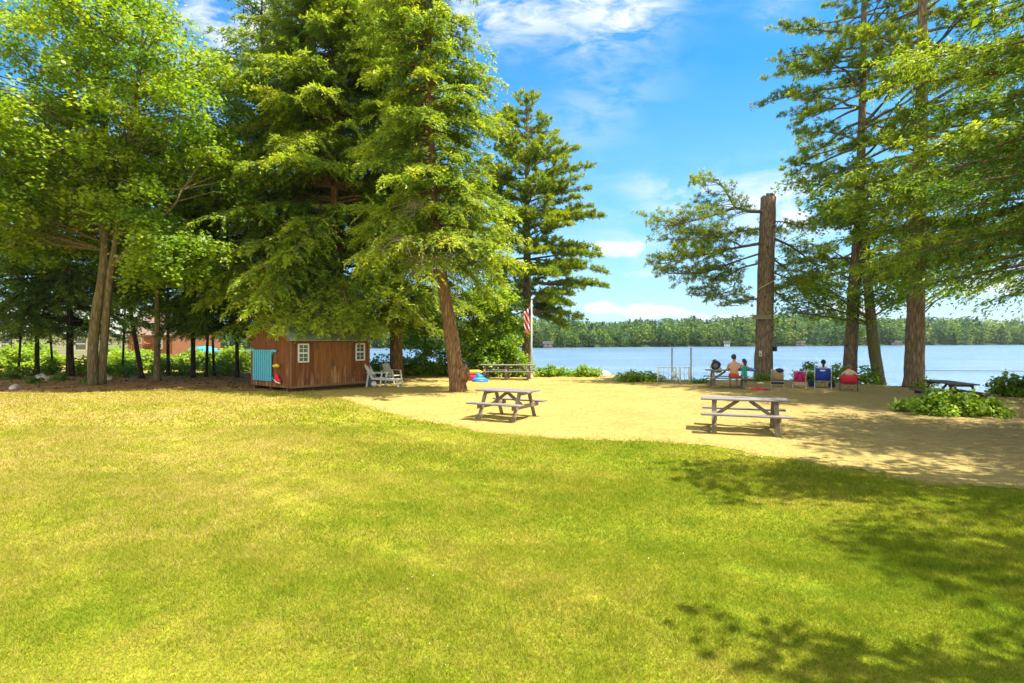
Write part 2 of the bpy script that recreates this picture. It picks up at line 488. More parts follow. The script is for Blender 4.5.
M['bush'] = m_leaf('bush_leaves', [(0.0, (.06, .16, .010)), (.5, (.20, .33, .012)), (1.0, (.36, .45, .02))], .5)
M['juniper'] = m_leaf('low_shrub_leaves', [(0.0, (.05, .13, .010)), (.5, (.17, .29, .014)), (1.0, (.29, .40, .03))], .45)
M['wood_far'] = m_leaf('far_wood_leaves', [(0.0, (.022, .07, .035)), (.4, (.07, .145, .035)), (.75, (.15, .225, .035)), (1.0, (.25, .30, .05))], .25, .05)
M['bark_hemlock'] = m_bark('hemlock_bark', (.075, .042, .022), (.33, .19, .095))
M['bark_pine'] = m_bark('pine_bark', (.075, .056, .040), (.32, .235, .16))
M['bark_grey'] = m_bark('mossy_grey_bark', (.06, .052, .038), (.24, .20, .135), moss=(.13, .13, .05))
M['bark_maple'] = m_bark('maple_bark', (.07, .055, .03), (.26, .20, .105), moss=(.17, .14, .035))
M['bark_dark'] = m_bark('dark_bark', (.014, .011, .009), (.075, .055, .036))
M['dead_twig'] = m_plain('dead_twigs', (.27, .22, .16), .9, .1)

def trunk_mesh(path, radii, n=18, flare=.35, wob=.05, res=.35):
    """path: points (relative to base); returns dense pts & radii"""
    P = np.array(path, float); z = P[:, 2]
    zz = np.arange(z[0], z[-1] + 1e-6, res); zz[-1] = z[-1]
    # smooth interpolation
    def sm(col):
        y = np.interp(zz, z, P[:, col]); k = 3
        yp = np.pad(y, (k, k), mode='edge'); return np.convolve(yp, np.ones(2 * k + 1) / (2 * k + 1), 'valid')
    x, y = sm(0), sm(1)
    x += x[0] * 0 + (P[0, 0] - x[0]) * np.exp(-(zz - zz[0]) / .6); y += (P[0, 1] - y[0]) * np.exp(-(zz - zz[0]) / .6)
    r = np.interp(zz, z, radii); r = r * (1 + flare * np.exp(-(zz - zz[0]) / .45))
    return np.stack([x, y, zz], 1), r

def trunk_at(pts, z):
    return np.array([np.interp(z, pts[:, 2], pts[:, i]) for i in range(2)] + [z])

def branch_curve(b, az, Lb, rise, droop, k=7):
    s = np.linspace(0, 1, k); h = np.array([math.cos(az), math.sin(az), 0])
    return b[None] + h[None] * (Lb * s)[:, None] + np.array([0, 0, 1.])[None] * (rise * Lb * s - droop * Lb * s * s)[:, None]

def twigs_of(B, az, Lb, rise, droop, dens, smin, ang=(35, 65), k=.32, kmin=.22):
    """vectorised side twigs. returns per twig: origin, horizontal dir, length, s"""
    nt_ = np.maximum((Lb * dens).astype(int), 3); bi = np.repeat(np.arange(len(Lb)), nt_); n = len(bi)
    s = smin + (1.02 - smin) * RNG.uniform(0, 1, n) ** .85
    sd = RNG.choice([-1, 1], n); th = np.radians(RNG.uniform(ang[0] - 8, ang[1] + 14, n)) * sd * np.where(s > .93, .4, 1)
    a = az[bi] + th; l = Lb[bi]
    o = B[bi] + np.stack([np.cos(az[bi]) * l * s, np.sin(az[bi]) * l * s, rise[bi] * l * s - droop[bi] * l * s * s], 1)
    d = np.stack([np.cos(a), np.sin(a), np.zeros(n)], 1)
    lt = (k * l * np.clip(1 - s, 0, 1) ** .65 + kmin) * RNG.uniform(.65, 1.25, n)
    slope = rise[bi] - 2 * droop[bi] * s
    return o, d, lt, s, slope, bi

def hemlock_leaves(B, az, Lb, rise, droop, dens=6.0, spacing=.055, leaf=.15, smin=.18, tip=.5):
    o, d, lt, s, slope, bi = twigs_of(B, az, Lb, rise, droop, dens * 1.4, smin)
    nl = np.maximum((lt / (spacing * .62)).astype(int), 3); ti = np.repeat(np.arange(len(lt)), nl); n = len(ti)
    q = RNG.uniform(.02, 1, n); dd = d[ti]; l = lt[ti]
    td = RNG.uniform(.05, .75, len(lt))[ti]; tv = RNG.normal(0, .16, len(lt))[ti] + RNG.normal(0, .10, len(Lb))[bi][ti]
    pos = o[ti] + dd * (l * q)[:, None]
    pos[:, 2] += slope[ti] * .45 * l * q - td * l * q * q + RNG.normal(0, .045, n)
    sd = RNG.choice([-1, 1], n); a = np.radians(RNG.uniform(25, 62, n)) * sd
    c, s_ = np.cos(a), np.sin(a)
    ld = np.stack([dd[:, 0] * c - dd[:, 1] * s_, dd[:, 0] * s_ + dd[:, 1] * c, slope[ti] * .3 - td * 1.5 * q + RNG.normal(0, .38, n)], 1)
    ld = unit(ld)
    up = np.stack([RNG.normal(.45, .8, n), RNG.normal(-.2, .8, n), np.ones(n)], 1)
    sv = unit(np.cross(ld, up))
    ll = leaf * 1.25 * RNG.uniform(.6, 1.3, n) * (1.1 - .4 * q); ww = ll * RNG.uniform(.24, .36, n)
    pos = pos + ld * (ll * .45)[:, None]
    v, f = rhombs(pos, ld, sv, ll, ww)
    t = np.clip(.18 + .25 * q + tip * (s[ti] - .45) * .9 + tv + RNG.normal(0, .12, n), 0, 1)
    return v, f, t, (o, d, lt, slope)

def pine_leaves(B, az, Lb, rise, droop, dens=4.5, tufts=7.0, needle=.17, smin=.3, nn=9, wid=.022):
    o, d, lt, s, slope, bi = twigs_of(B, az, Lb, rise, droop, dens * 1.5, smin, (25, 60), .28, .2)
    nl = np.maximum((lt * tufts * 1.35).astype(int), 2); ti = np.repeat(np.arange(len(lt)), nl); n = len(ti)
    q = .25 + .8 * RNG.uniform(0, 1, n); dd = d[ti]; l = lt[ti]
    pos = o[ti] + dd * (l * q)[:, None]
    pos[:, 2] += slope[ti] * .5 * l * q + .18 * l * q * q + RNG.normal(0, .05, n)
    tt = np.clip(.30 + .22 * q + RNG.normal(0, .15, n) + .25 * (s[ti] - .6), 0, 1)
    ni = np.repeat(np.arange(n), nn); m = len(ni)
    ld = unit(dd[ni] * .55 + np.array([0, 0, .38])[None] + RNG.normal(0, .55, (m, 3)))
    sv = unit(np.cross(ld, RNG.normal(0, 1, (m, 3))))
    ll = needle * RNG.uniform(.6, 1.2, m); ww = np.full(m, wid * 1.25) * RNG.uniform(.7, 1.3, m)
    v, f = rhombs(pos[ni] + ld * (ll * .5)[:, None], ld, sv, ll, ww)
    return v, f, np.clip(tt[ni] + RNG.normal(0, .06, m), 0, 1), (o, d, lt, slope)

def twig_strips(tw, mb_v, w=.018, keep=1.0):
    o, d, lt, slope = tw
    k = RNG.uniform(0, 1, len(lt)) < keep
    o, d, lt, slope = o[k], d[k], lt[k], slope[k]
    dd = d.copy(); dd[:, 2] = slope * .45 - .15; dd = unit(dd)
    out = []
    for up in (np.array([0, 0, 1.]), ):
        sv = unit(np.cross(dd, up[None])); out.append(rhombs(o + dd * (lt * .45)[:, None], dd, sv, lt * .95, np.full(len(lt), w)))
    uv = unit(np.cross(unit(np.cross(dd, np.array([[0, 0, 1.]]))), dd)); out.append(rhombs(o + dd * (lt * .45)[:, None], dd, uv, lt * .95, np.full(len(lt), w)))
    vs, fs, b = [], [], 0
    for v, f in out: vs.append(v); fs.append(f + b); b += len(v)
    return np.concatenate(vs), np.concatenate(fs)

PROF = {
    'hemlock': ([0, .12, .35, .6, .82, 1], [.72, 1, .95, .78, .48, .08]),
    'pine': ([0, .2, .45, .7, .9, 1], [.85, 1, .9, .62, .3, .08]),
    'column': ([0, .2, .5, .8, 1], [.9, 1, 1, .7, .15]),
}

def conifer(name, label, x, y, H, r0, z0, Rm, nb, kind='hemlock', prof=None, path=None, leaf=None, dens=None, spacing=.055, bark='bark_hemlock',
            lmat=None, azf=None, extra=None, whorl=0, group=None, tip=.5, risel=(-.02, .45), droopl=(.42, .2), top_r=.12, smin=None, side=1.0, needle=.17, wid=.022, nn=9, zmin_tip=None, cat='tree', flare=.35, inner=0, trim=None):
    bz = hz(x, y)
    root = thing(name, label, cat, (x, y, bz), 0, group)
    path = path or [(0, 0, -.15), (0, 0, H)]
    rr = [r0 * (1 - .86 * max(p[2], 0) / H) * (1 - (.38 if inner else 0) * min(max(p[2] - 2, 0) / 5, 1)) for p in path] if len(path) > 2 else [r0, r0 * top_r]
    pts, r = trunk_mesh(path, rr, flare=flare)
    tm = MB(); tm.tube(pts, r, 14, True, .05)
    t = np.sort(RNG.uniform(0, 1, nb) ** .95)
    if whorl:
        zw = np.linspace(0, 1, max(2, nb // whorl)); t = np.repeat(zw, whorl)[:nb] + RNG.normal(0, .006, min(nb, len(zw) * whorl)); t = np.clip(t, 0, 1)
    nb = len(t)
    zb = z0 + (H - z0) * t * .985
    az = RNG.uniform(0, 2 * PI, nb) if azf is None else azf(nb)
    pr = PROF[prof or kind]
    Lb = Rm * np.interp(t, pr[0], pr[1]) * RNG.uniform(.68, 1.1, nb)
    rise = risel[0] + (risel[1] - risel[0]) * t + RNG.normal(0, .09, nb); droop = droopl[0] + (droopl[1] - droopl[0]) * t + RNG.normal(0, .05, nb)
    B = np.stack([trunk_at(pts, z) for z in zb])
    if trim: Lb = np.where((zb > trim[0]) & (zb < trim[1]) & (np.cos(az) < -.2), Lb * .42, Lb)
    if extra:                       # hand placed limbs: (z, azimuth, length, rise, droop)
        E = np.array(extra, float)
        B = np.concatenate([B, np.stack([trunk_at(pts, z) for z in E[:, 0]])]); az = np.concatenate([az, E[:, 1]]); Lb = np.concatenate([Lb, E[:, 2]])
        rise = np.concatenate([rise, E[:, 3]]); droop = np.concatenate([droop, E[:, 4]])
    if zmin_tip is not None:
        endz = B[:, 2] + (rise - droop) * Lb; droop = droop - np.maximum(0, zmin_tip - endz) / np.maximum(Lb, .5)
    if inner:                       # short shoots close to the trunk
        zi = RNG.uniform(z0 + .4, H * .97, inner); B = np.concatenate([B, np.stack([trunk_at(pts, z) for z in zi])]); az = np.concatenate([az, RNG.uniform(0, 2 * PI, inner)])
        Lb = np.concatenate([Lb, RNG.uniform(.8, 2.1, inner)]); rise = np.concatenate([rise, RNG.uniform(-.1, .6, inner)]); droop = np.concatenate([droop, RNG.uniform(.1, .5, inner)])
    for i in range(len(Lb)):
        c = branch_curve(B[i], az[i], Lb[i] * .93, rise[i], droop[i] * .93, 6); rb = min(.012 + .013 * Lb[i], .09)
        jit = RNG.normal(0, .03 * Lb[i] ** .5, (6, 3)); jit[0] = 0; jit[:, 2] *= .5
        tm.tube(c + jit, [rb, rb * .85, rb * .68, rb * .5, rb * .32, rb * .12], 5, False)
    tm.build('trunk', M[bark], root, True)
    if kind == 'hemlock':
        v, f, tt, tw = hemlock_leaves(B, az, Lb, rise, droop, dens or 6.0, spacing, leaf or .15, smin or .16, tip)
    else:
        v, f, tt, tw = pine_leaves(B, az, Lb, rise, droop, dens or 4.5, 7.0, needle, smin or .34, nn, wid)
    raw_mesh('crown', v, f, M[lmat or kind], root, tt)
    sv, sf = twig_strips(tw, None, .016, .6)
    raw_mesh('twigs', sv, sf, M[bark], root)
    return root, pts

def pad_leaves(C, R, per, leaf, thick=.2, up=.95, tint0=.35, tintk=.25, sag=.3):
    n = np.maximum((per * 1.5 * R * R).astype(int), 12); i = np.repeat(np.arange(len(R)), n); m = len(i)
    r = np.sqrt(RNG.uniform(0, 1, m)); a = RNG.uniform(0, 2 * PI, m)
    # lobed outline of each pad
    ph = RNG.uniform(0, 6.28, (len(R), 2))
    lob = 1 + .28 * np.sin(3 * a + ph[i, 0]) + .18 * np.sin(5 * a + ph[i, 1])
    rr = R[i] * r * lob
    p = C[i] + np.stack([np.cos(a) * rr, np.sin(a) * rr, -sag * rr * rr / np.maximum(R[i], .2) + RNG.normal(0, 1, m) * thick * R[i] ** .5], 1)
    tl = RNG.normal(0, .25, (len(R), 2))
    p[:, 2] += (p[:, 0] - C[i, 0]) * tl[i, 0] + (p[:, 1] - C[i, 1]) * tl[i, 1]
    aa = a + RNG.normal(0, .8, m)
    d = unit(np.stack([np.cos(aa), np.sin(aa), RNG.normal(-.3, .35, m)], 1))
    u = np.stack([RNG.normal(.4, up, m), RNG.normal(-.25, up, m), np.ones(m)], 1)
    s = unit(np.cross(d, u)); ll = leaf * 1.2 * RNG.uniform(.65, 1.3, m)
    v, f = rhombs(p, d, s, ll, ll * RNG.uniform(.6, .85, m))
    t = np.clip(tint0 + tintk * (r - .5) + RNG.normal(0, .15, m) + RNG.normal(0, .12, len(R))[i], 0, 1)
    return v, f, t

def broadleaf(name, label, x, y, stems, pads, R0, per, leaf, bark='bark_maple', lmat='maple', group=None, tint0=.38, cat='tree', limb_r=.05, stem_n=12, amin=0.0, flare=.3, slope=.55):
    """stems: list of (path, radii); pads: (n,3) centres relative to the base; each pad gets a limb from the closest lower stem point"""
    root = thing(name, label, cat, (x, y, hz(x, y)), 0, group)
    tm = MB(); allp = []; allr = []
    for path, rad in stems:
        pts, r = trunk_mesh(path, rad, flare=flare if path[0][2] < .5 else 0)
        tm.tube(pts, r, stem_n, True, .05); allp.append(pts); allr.append(r)
    A = np.concatenate(allp)
    for c in pads:
        dh = np.linalg.norm(A[:, :2] - c[None, :2], axis=1)
        want = c[2] - slope * dh
        k = np.argmin(np.abs(A[:, 2] - want) + dh * .35 + np.where(A[:, 2] > c[2] - .1, 5, 0) + np.where(A[:, 2] < amin, 50, 0))
        a = A[k]; mid = (a + c) / 2 + np.array([0, 0, .06 * np.linalg.norm(c - a)]) + RNG.normal(0, .12, 3); ll = np.linalg.norm(c - a)
        rb = min(limb_r, .010 + .011 * ll)
        tm.tube([a, a * .7 + mid * .3, mid, mid * .4 + c * .6, c], [rb, rb * .85, rb * .65, rb * .45, rb * .2], 5, False)
        for _ in range(3):
            e = c + np.array([*RNG.normal(0, .6, 2), RNG.normal(0, .1)]) * R0
            q = mid * .45 + c * .55
            tm.tube([q, (q + e) / 2 + np.array([0, 0, .05]), e], [rb * .4, rb * .28, rb * .1], 4, False)
    tm.build('trunk', M[bark], root, True)
    R = R0 * RNG.uniform(.65, 1.25, len(pads))
    v, f, t = pad_leaves(np.array(pads), R, per, leaf, tint0=tint0)
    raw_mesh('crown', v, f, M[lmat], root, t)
    return root

def ell_pads(n, c, rad, bias=.45, zmin=None, lower=1.0):
    d = unit(RNG.normal(0, 1, (n, 3))); r = RNG.uniform(0, 1, n) ** bias
    p = np.array(c)[None] + d * r[:, None] * np.array(rad)[None]
    if zmin is not None: p[:, 2] = np.maximum(p[:, 2], zmin + RNG.uniform(0, .6, n))
    return p

# ------------------------------------------------------------------ the trees
# leaning hemlock between sand and shed
D = gd(392); X = gx(459, D)
def hx(px, py, d=D): return (gx(px, d) - X, 0, CAMZ - (py - HZ) / F * d)
conifer('hemlock_tree', 'leaning hemlock with bare reddish trunk rooted in the sand behind the near left picnic table', X, D, 20.0, .31, 4.6, 3.35, 200,
        path=[(0, 0, -.2), (-.12, 0, .8), hx(449, 320), hx(441, 270), hx(434, 200), hx(431, 120), hx(428, 20), (-1.3, .3, 20.0)], dens=7.0, leaf=.15, spacing=.05, extra=[(5.4, -.2, 3.6, -.02, .16), (5.8, -.7, 3.5, 0, .2), (6.4, .1, 3.5, .02, .15), (6.0, -1.3, 3.6, 0, .25)],
        risel=(-.15, .4), droopl=(.35, .2), tip=.6, inner=110, group='hemlocks round the shed')
# knobbly burl low on its trunk
bur = MB(); bur.blob((X + .22, D - .16, .70), (.25, .22, .31), 3, .12); bo = bur.build('trunk_burl', M['bark_hemlock'], None, True)
hem = [o for o in COL.objects if o.name == 'hemlock_tree'][0]
bo.parent = hem; bo.matrix_parent_inverse = Matrix.Translation(-Vector(hem.location))
# big hemlock behind the shed
conifer('hemlock_tree', 'tallest hemlock, spreading right behind the brown shed and drooping over its roof', -8.2, 27.4, 24.0, .42, 2.6, 6.3, 340, dens=7.0, leaf=.17, spacing=.055, tip=.6,
        path=[(0, 0, -.2), (-.25, 0, 4), (-.5, 0, 10), (-.55, 0, 23)],
        extra=[(5.2, -1.9, 5.2, .02, .28), (4.9, -1.6, 6.2, .0, .40), (4.4, -1.25, 5.6, .0, .36), (5.6, -2.15, 4.6, .05, .22), (5.8, -1.8, 6.4, .02, .46), (5.4, -1.95, 4.8, .05, .25), (4.7, -1.78, 6.3, .0, .39), (5.2, -1.4, 6.0, .0, .44), (5.4, -2.05, 4.6, .05, .25), (4.5, -1.5, 5.9, 0, .37), (4.8, -1.68, 5.7, 0, .40), (4.3, -1.85, 5.5, 0, .34), (5.1, -1.2, 5.9, 0, .42), (4.4, -1.35, 6.2, 0, .34)],
        zmin_tip=2.3, inner=90, group='hemlocks round the shed')
conifer('hemlock_tree', 'hemlock standing behind the two white plastic chairs, trunk half hidden in leaves', -6.0, 29.0, 23.0, .34, 3.2, 5.2, 240, dens=6.5, leaf=.16, tip=.5, zmin_tip=2.6, group='hemlocks round the shed')
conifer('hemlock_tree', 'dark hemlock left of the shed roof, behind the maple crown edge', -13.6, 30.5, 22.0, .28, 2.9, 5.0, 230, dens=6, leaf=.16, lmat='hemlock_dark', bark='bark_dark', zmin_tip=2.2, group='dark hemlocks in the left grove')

# dead bleached twigs hanging in the leaning hemlock
dm = MB()
for (px, py, dd, n_) in ((428, 262, D - 1.6, 46), (400, 240, D - 2.2, 40), (415, 205, D - 1.5, 30), (455, 240, D - 1.7, 26)):
    c = Vector(W(px, py, dd))
    root_ = Vector((X + hx(437, py)[0], D, c.z + .5))
    dm.tube([root_, (root_ + c) / 2 + Vector((0, 0, .1)), c], [.03, .022, .012], 5, False)
    for _ in range(n_):
        s = root_.lerp(c, random.uniform(.35, 1)); e = s + Vector((random.uniform(-.9, .9), random.uniform(-.6, .3), random.uniform(-.75, .15)))
        mid = (s + e) / 2 + Vector((random.uniform(-.1, .1), 0, .12))
        dm.tube([s, mid, e], [.013, .010, .004], 4, False)
        for _ in range(2):
            q = mid.lerp(e, random.random()); dm.tube([q, q + Vector((random.uniform(-.3, .3), random.uniform(-.2, .2), random.uniform(-.3, .05)))], [.007, .003], 3, False)
do = dm.build('dead_branches', M['dead_twig'], hem); do.matrix_parent_inverse = Matrix.Translation(-Vector(hem.location))

# white pine by the flagpole
def az_any(n): return RNG.uniform(0, 2 * PI, n)
conifer('pine_tree', 'tall full white pine at the water edge beside the flagpole', 0.95, 35.4, 17.7, .36, 3.9, 5.0, 150, kind='pine', whorl=6, bark='bark_pine', risel=(.0, .55), droopl=(.12, .1),
        dens=5.5, needle=.24, wid=.036, nn=9, smin=.28, flare=.2, group='white pines along the shore')

# topped pine (cut-off trunk)
Ds = gd(381); Xs = gx(763, Ds)
def topped():
    root = thing('pine_tree', 'topped pine trunk sawn off flat at its top, with branches only below', 'tree', (Xs, Ds, hz(Xs, Ds)), 0, 'white pines along the shore')
    H = CAMZ + (HZ - 198) / F * Ds
    pts, r = trunk_mesh([(0, 0, -.2), (.05, 0, 2), (gx(768, Ds) - Xs, 0, H)], [.43, .40, .35], flare=.12)
    tm = MB(); tm.tube(pts, r, 18, True, .04)
    def limb(pts2, r0):
        n = len(pts2); tm.tube(pts2, [r0 * (1 - .8 * i / (n - 1)) for i in range(n)], 6, False)
    def LW(px, py, dd=0): 
        w = W(px, py, Ds + dd); return np.array([w[0] - Xs, dd, w[2]])
    B, az, Lb, ri, dr = [], [], [], [], []
    def foliage(p, a, l, rise, droop): B.append(p); az.append(a); Lb.append(l); ri.append(rise); dr.append(droop)
    for chain, r0 in (
        ([LW(766, 212), LW(750, 212, -.2), LW(735, 208, -.4), LW(728, 196, -.5), LW(718, 180, -.5)], .10),
        ([LW(735, 208, -.4), LW(712, 216, -.8), LW(690, 222, -1.1), LW(668, 226, -1.2)], .07),
        ([LW(766, 243, 0), LW(742, 247, -.2), LW(718, 252, -.5), LW(690, 258, -.9), LW(664, 264, -1.1)], .09),
        ([LW(766, 262, 0), LW(742, 268, .4), LW(722, 280, .8), LW(706, 296, 1.0)], .06),
        ([LW(767, 236, .1), LW(790, 246, .8), LW(812, 262, 1.4), LW(828, 280, 1.8)], .07),
        ([LW(767, 255, .1), LW(785, 268, 1.2), LW(800, 290, 2.0), LW(815, 300, 2.4)], .06),
        ([LW(767, 285, .1), LW(785, 300, .8), LW(802, 312, 1.2), LW(822, 318, 1.6)], .05),
        ([LW(766, 300, 0), LW(750, 300, .9), LW(738, 306, 1.4)], .04),
        ([LW(767, 222, .1), LW(782, 222, .8), LW(800, 228, 1.4)], .05),
        ([LW(766, 228, 0), LW(745, 231, -.3), LW(715, 236, -.7), LW(684, 240, -1.0)], .06),
        ([LW(742, 247, -.2), LW(725, 238, .2), LW(698, 234, .5)], .04),
        ([LW(766, 252, .1), LW(735, 262, .4), LW(702, 274, .6), LW(676, 274, .4)], .06),
        ([LW(742, 268, .4), LW(735, 285, .3), LW(728, 300, .2)], .03),
        ([LW(767, 270, 0), LW(790, 280, -.5), LW(814, 288, -.8)], .05),
    ):
        limb(chain, r0)
        P = np.array(chain); seg = np.cumsum([0] + [np.linalg.norm(P[i + 1] - P[i]) for i in range(len(P) - 1)])
        for s in np.arange(seg[-1] * .25, seg[-1], .27):
            p = np.array([np.interp(s, seg, P[:, k]) for k in range(3)])
            i = min(np.searchsorted(seg, s), len(P) - 1); d = P[i] - P[i - 1]; a0 = math.atan2(d[1], d[0])
            for sg in (-1, 1): foliage(p, a0 + sg * RNG.uniform(.4, 1.3), RNG.uniform(.8, 1.9), RNG.uniform(-.35, .5), RNG.uniform(.0, .3))
        foliage(P[-1], a0, .9, .1, .1)
    B = np.array(B); az = np.array(az); Lb = np.array(Lb); ri = np.array(ri); dr = np.array(dr)
    for i in range(len(Lb)): tm.tube(branch_curve(B[i], az[i], Lb[i], ri[i], dr[i], 4), [.022, .017, .011, .004], 4, False)
    for i in range(9):
        a = i * .7; c_ = pts[-1]; tm.bar((c_[0] + .24 * math.cos(a), c_[1] + .24 * math.sin(a), H - .1), (c_[0] + .25 * math.cos(a), c_[1] + .25 * math.sin(a), H + random.uniform(.03, .16)), .13, .09)
    for zz, a in ((2.6, -1.2), (4.0, -2.0), (5.2, -1.0), (6.4, -1.9), (7.4, -1.4)):
        c_ = trunk_at(pts, zz); tm.tube([c_, c_ + np.array([.42 * math.cos(a), .42 * math.sin(a), .06]), c_ + np.array([.62 * math.cos(a), .62 * math.sin(a), .10])], [.10, .06, .035], 6)
    tm.build('trunk', M['bark_pine'], root, True)
    v, f, t, tw = pine_leaves(B, az, Lb, ri, dr, 4.8, 5.6, .19, .25, 9, .021)
    raw_mesh('crown', v, f, M['pine'], root, t)
    # things fixed to the trunk
    return pts, r
topped()

# two tall pines right of the chairs
Dp = gd(382); Xp = gx(849, Dp)
conifer('pine_tree', 'slender tall pine rising behind the red folding chair', Xp, Dp, 24.0, .31, 5.4, 5.2, 110, kind='pine', whorl=5, bark='bark_pine', dens=4.6, needle=.2, wid=.026,
        path=[(0, 0, -.2), (.2, 0, 4), (.5, 0, 8), (.68, 0, 16), (.7, 0, 24)], risel=(-.05, .3), droopl=(.12, .1), smin=.38, flare=.15, trim=(7.2, 10.6), group='white pines along the shore')
Dq = gd(388); Xq = gx(914, Dq)
conifer('pine_tree', 'thickest straight pine trunk beside the dark picnic table', Xq, Dq, 25.0, .37, 7.6, 4.8, 90, kind='pine', whorl=5, bark='bark_pine', dens=4.6, needle=.2, wid=.026,
        path=[(0, 0, -.2), (.12, 0, 6), (.3, 0, 12), (.42, 0, 25)], risel=(-.05, .3), droopl=(.12, .1), smin=.38, flare=.2, group='white pines along the shore')
# leaning grey tree between them
Dl = gd(383); Xl = gx(889, Dl)
pp = [np.array([-1.5 + RNG.normal(0, 1.6), RNG.normal(0, 1.5), RNG.uniform(5.2, 12)]) for _ in range(46)]
broadleaf('leaning_tree', 'grey mossy trunk leaning left between the two straight pines', Xl, Dl,
          [([(0, 0, -.15), (-.28, 0, 1.2), (-.62, 0, 3), (-.85, 0, 5), (-1.0, .1, 8), (-1.1, .2, 12)], [.30, .27, .25, .22, .17, .06])], np.array(pp), .85, 240, .12, bark='bark_grey', amin=4.6)
# second trunk behind the thick pine
pp = [np.array([-.4 + RNG.normal(0, 1.4), RNG.normal(.5, 1.2), RNG.uniform(6, 12)]) for _ in range(30)]
broadleaf('leaning_tree', 'thin dark trunk leaning out from behind the thickest pine, above the dark table', gx(934, 25.5), 25.5,
          [([(0, 0, -.15), (-.35, 0, .9), (-.75, 0, 2.4), (-1.0, 0, 5), (-1.0, 0, 12)], [.25, .22, .19, .16, .05])], np.array(pp), .8, 220, .12, bark='bark_grey', amin=5)

# hemlocks whose branches come in from the right
conifer('hemlock_tree', 'hemlock reaching dark branches in from the right edge of the picture', 14.3, 10.0, 15.0, .34, 3.2, 5.8, 88, dens=8.5, leaf=.10, spacing=.055, lmat='hemlock_mid', risel=(-.02, .45), droopl=(.2, .15), zmin_tip=2.9,
        extra=[(3.9, 2.9, 6.2, .0, .13), (4.6, 2.6, 6.4, .0, .1), (5.2, 3.1, 6.4, .05, .12), (6.0, 2.7, 6.5, .05, .12), (4.3, 2.3, 5.6, .0, .13), (6.8, 2.95, 6.2, .08, .12)], group='trees along the right edge')
conifer('hemlock_tree', 'bright green hemlock behind the dark one on the right, feathery tips before the thickest pine', 18.6, 17.8, 18.0, .36, 4.0, 7.2, 92, dens=6.8, leaf=.135, spacing=.06, risel=(-.02, .4), droopl=(.2, .15), zmin_tip=3.3,
        extra=[(5.2, 2.9, 7.6, .04, .16), (6.2, 2.75, 7.8, .05, .14), (7.4, 2.95, 7.8, .06, .14), (8.6, 2.7, 7.4, .06, .14), (5.6, 3.2, 7.4, .03, .14)], group='trees along the right edge')
def shear(p, k): p = p.copy(); p[:, 1] += k * p[:, 0]; return p
pads = np.concatenate([shear(ell_pads(62, (-.2, .35, 9), (5.2, 2.0, 3.6), .4, 5.2), -.16), ell_pads(9, (-6.6, -.5, 6.6), (1.5, .5, .5), .5), ell_pads(6, (-4, -.3, 7.0), (1.5, .6, .5), .5)])
broadleaf('maple_tree', 'maple out of frame on the right that shades the near lawn', 11.9, 3.0, [([(0, 0, -.15), (.1, 0, 3), (0, .2, 7), (.1, 0, 11)], [.24, .21, .16, .05])], pads, .62, 150, .13, amin=3.5, group='trees along the right edge')
pads = shear(ell_pads(105, (-.8, -.2, 8.4), (5.4, 1.7, 2.0), .45, 6.6), -.20)
broadleaf('maple_tree', 'second maple out of frame on the right shading the lawn edge', 12.0, 6.5, [([(0, 0, -.15), (.1, 0, 3), (0, .2, 7), (.1, 0, 11)], [.22, .2, .15, .05])], pads, .62, 150, .13, amin=3.5, group='trees along the right edge')

# the twin-stemmed maple on the left
Dm = gd(386); Xm = gx(97, Dm)
def mp(px, py, dd=0): w = W(px, py, Dm + dd); return (w[0] - Xm, dd, w[2])
pads = np.concatenate([ell_pads(250, (.9, 0, 10.8), (6.4, 5.0, 6.2), .42, 4.4), ell_pads(40, (3.6, -1.5, 5.4), (3.2, 2.2, 1.1), .6, 3.9), ell_pads(60, (-3.5, -1, 9.5), (4.2, 3, 4.5), .5, 5)])
pads = pads[~((np.abs(pads[:, 0] - .4) < 2.2) & (pads[:, 2] < 6.9))]
broadleaf('maple_tree', 'twin stemmed maple with sunlit leaves at the left lawn edge', Xm, Dm,
          [([mp(93, 388), mp(92, 350), mp(98, 300), mp(106, 268), mp(103, 200, .2), mp(104, 120, .3), mp(108, 20, .4), (.4, .3, 17.5)], [.20, .20, .195, .18, .15, .12, .09, .04]),
           ([mp(101.5, 387, .25), mp(104, 340, .2), mp(108, 300, .1), mp(111, 268, 0), mp(118, 235, -.2), mp(128, 150, -.4), mp(140, 70, -.6), (2.5, -.6, 16)], [.16, .155, .15, .14, .12, .10, .07, .03]),
           ([mp(111, 268, 0), mp(124, 252, -.5), mp(136, 243, -1), mp(160, 225, -1.6), mp(190, 190, -1.8)], [.11, .10, .09, .06, .03])],
          pads, 1.0, 250, .135, tint0=.45, amin=5.6, flare=.12, limb_r=.032, slope=.28)

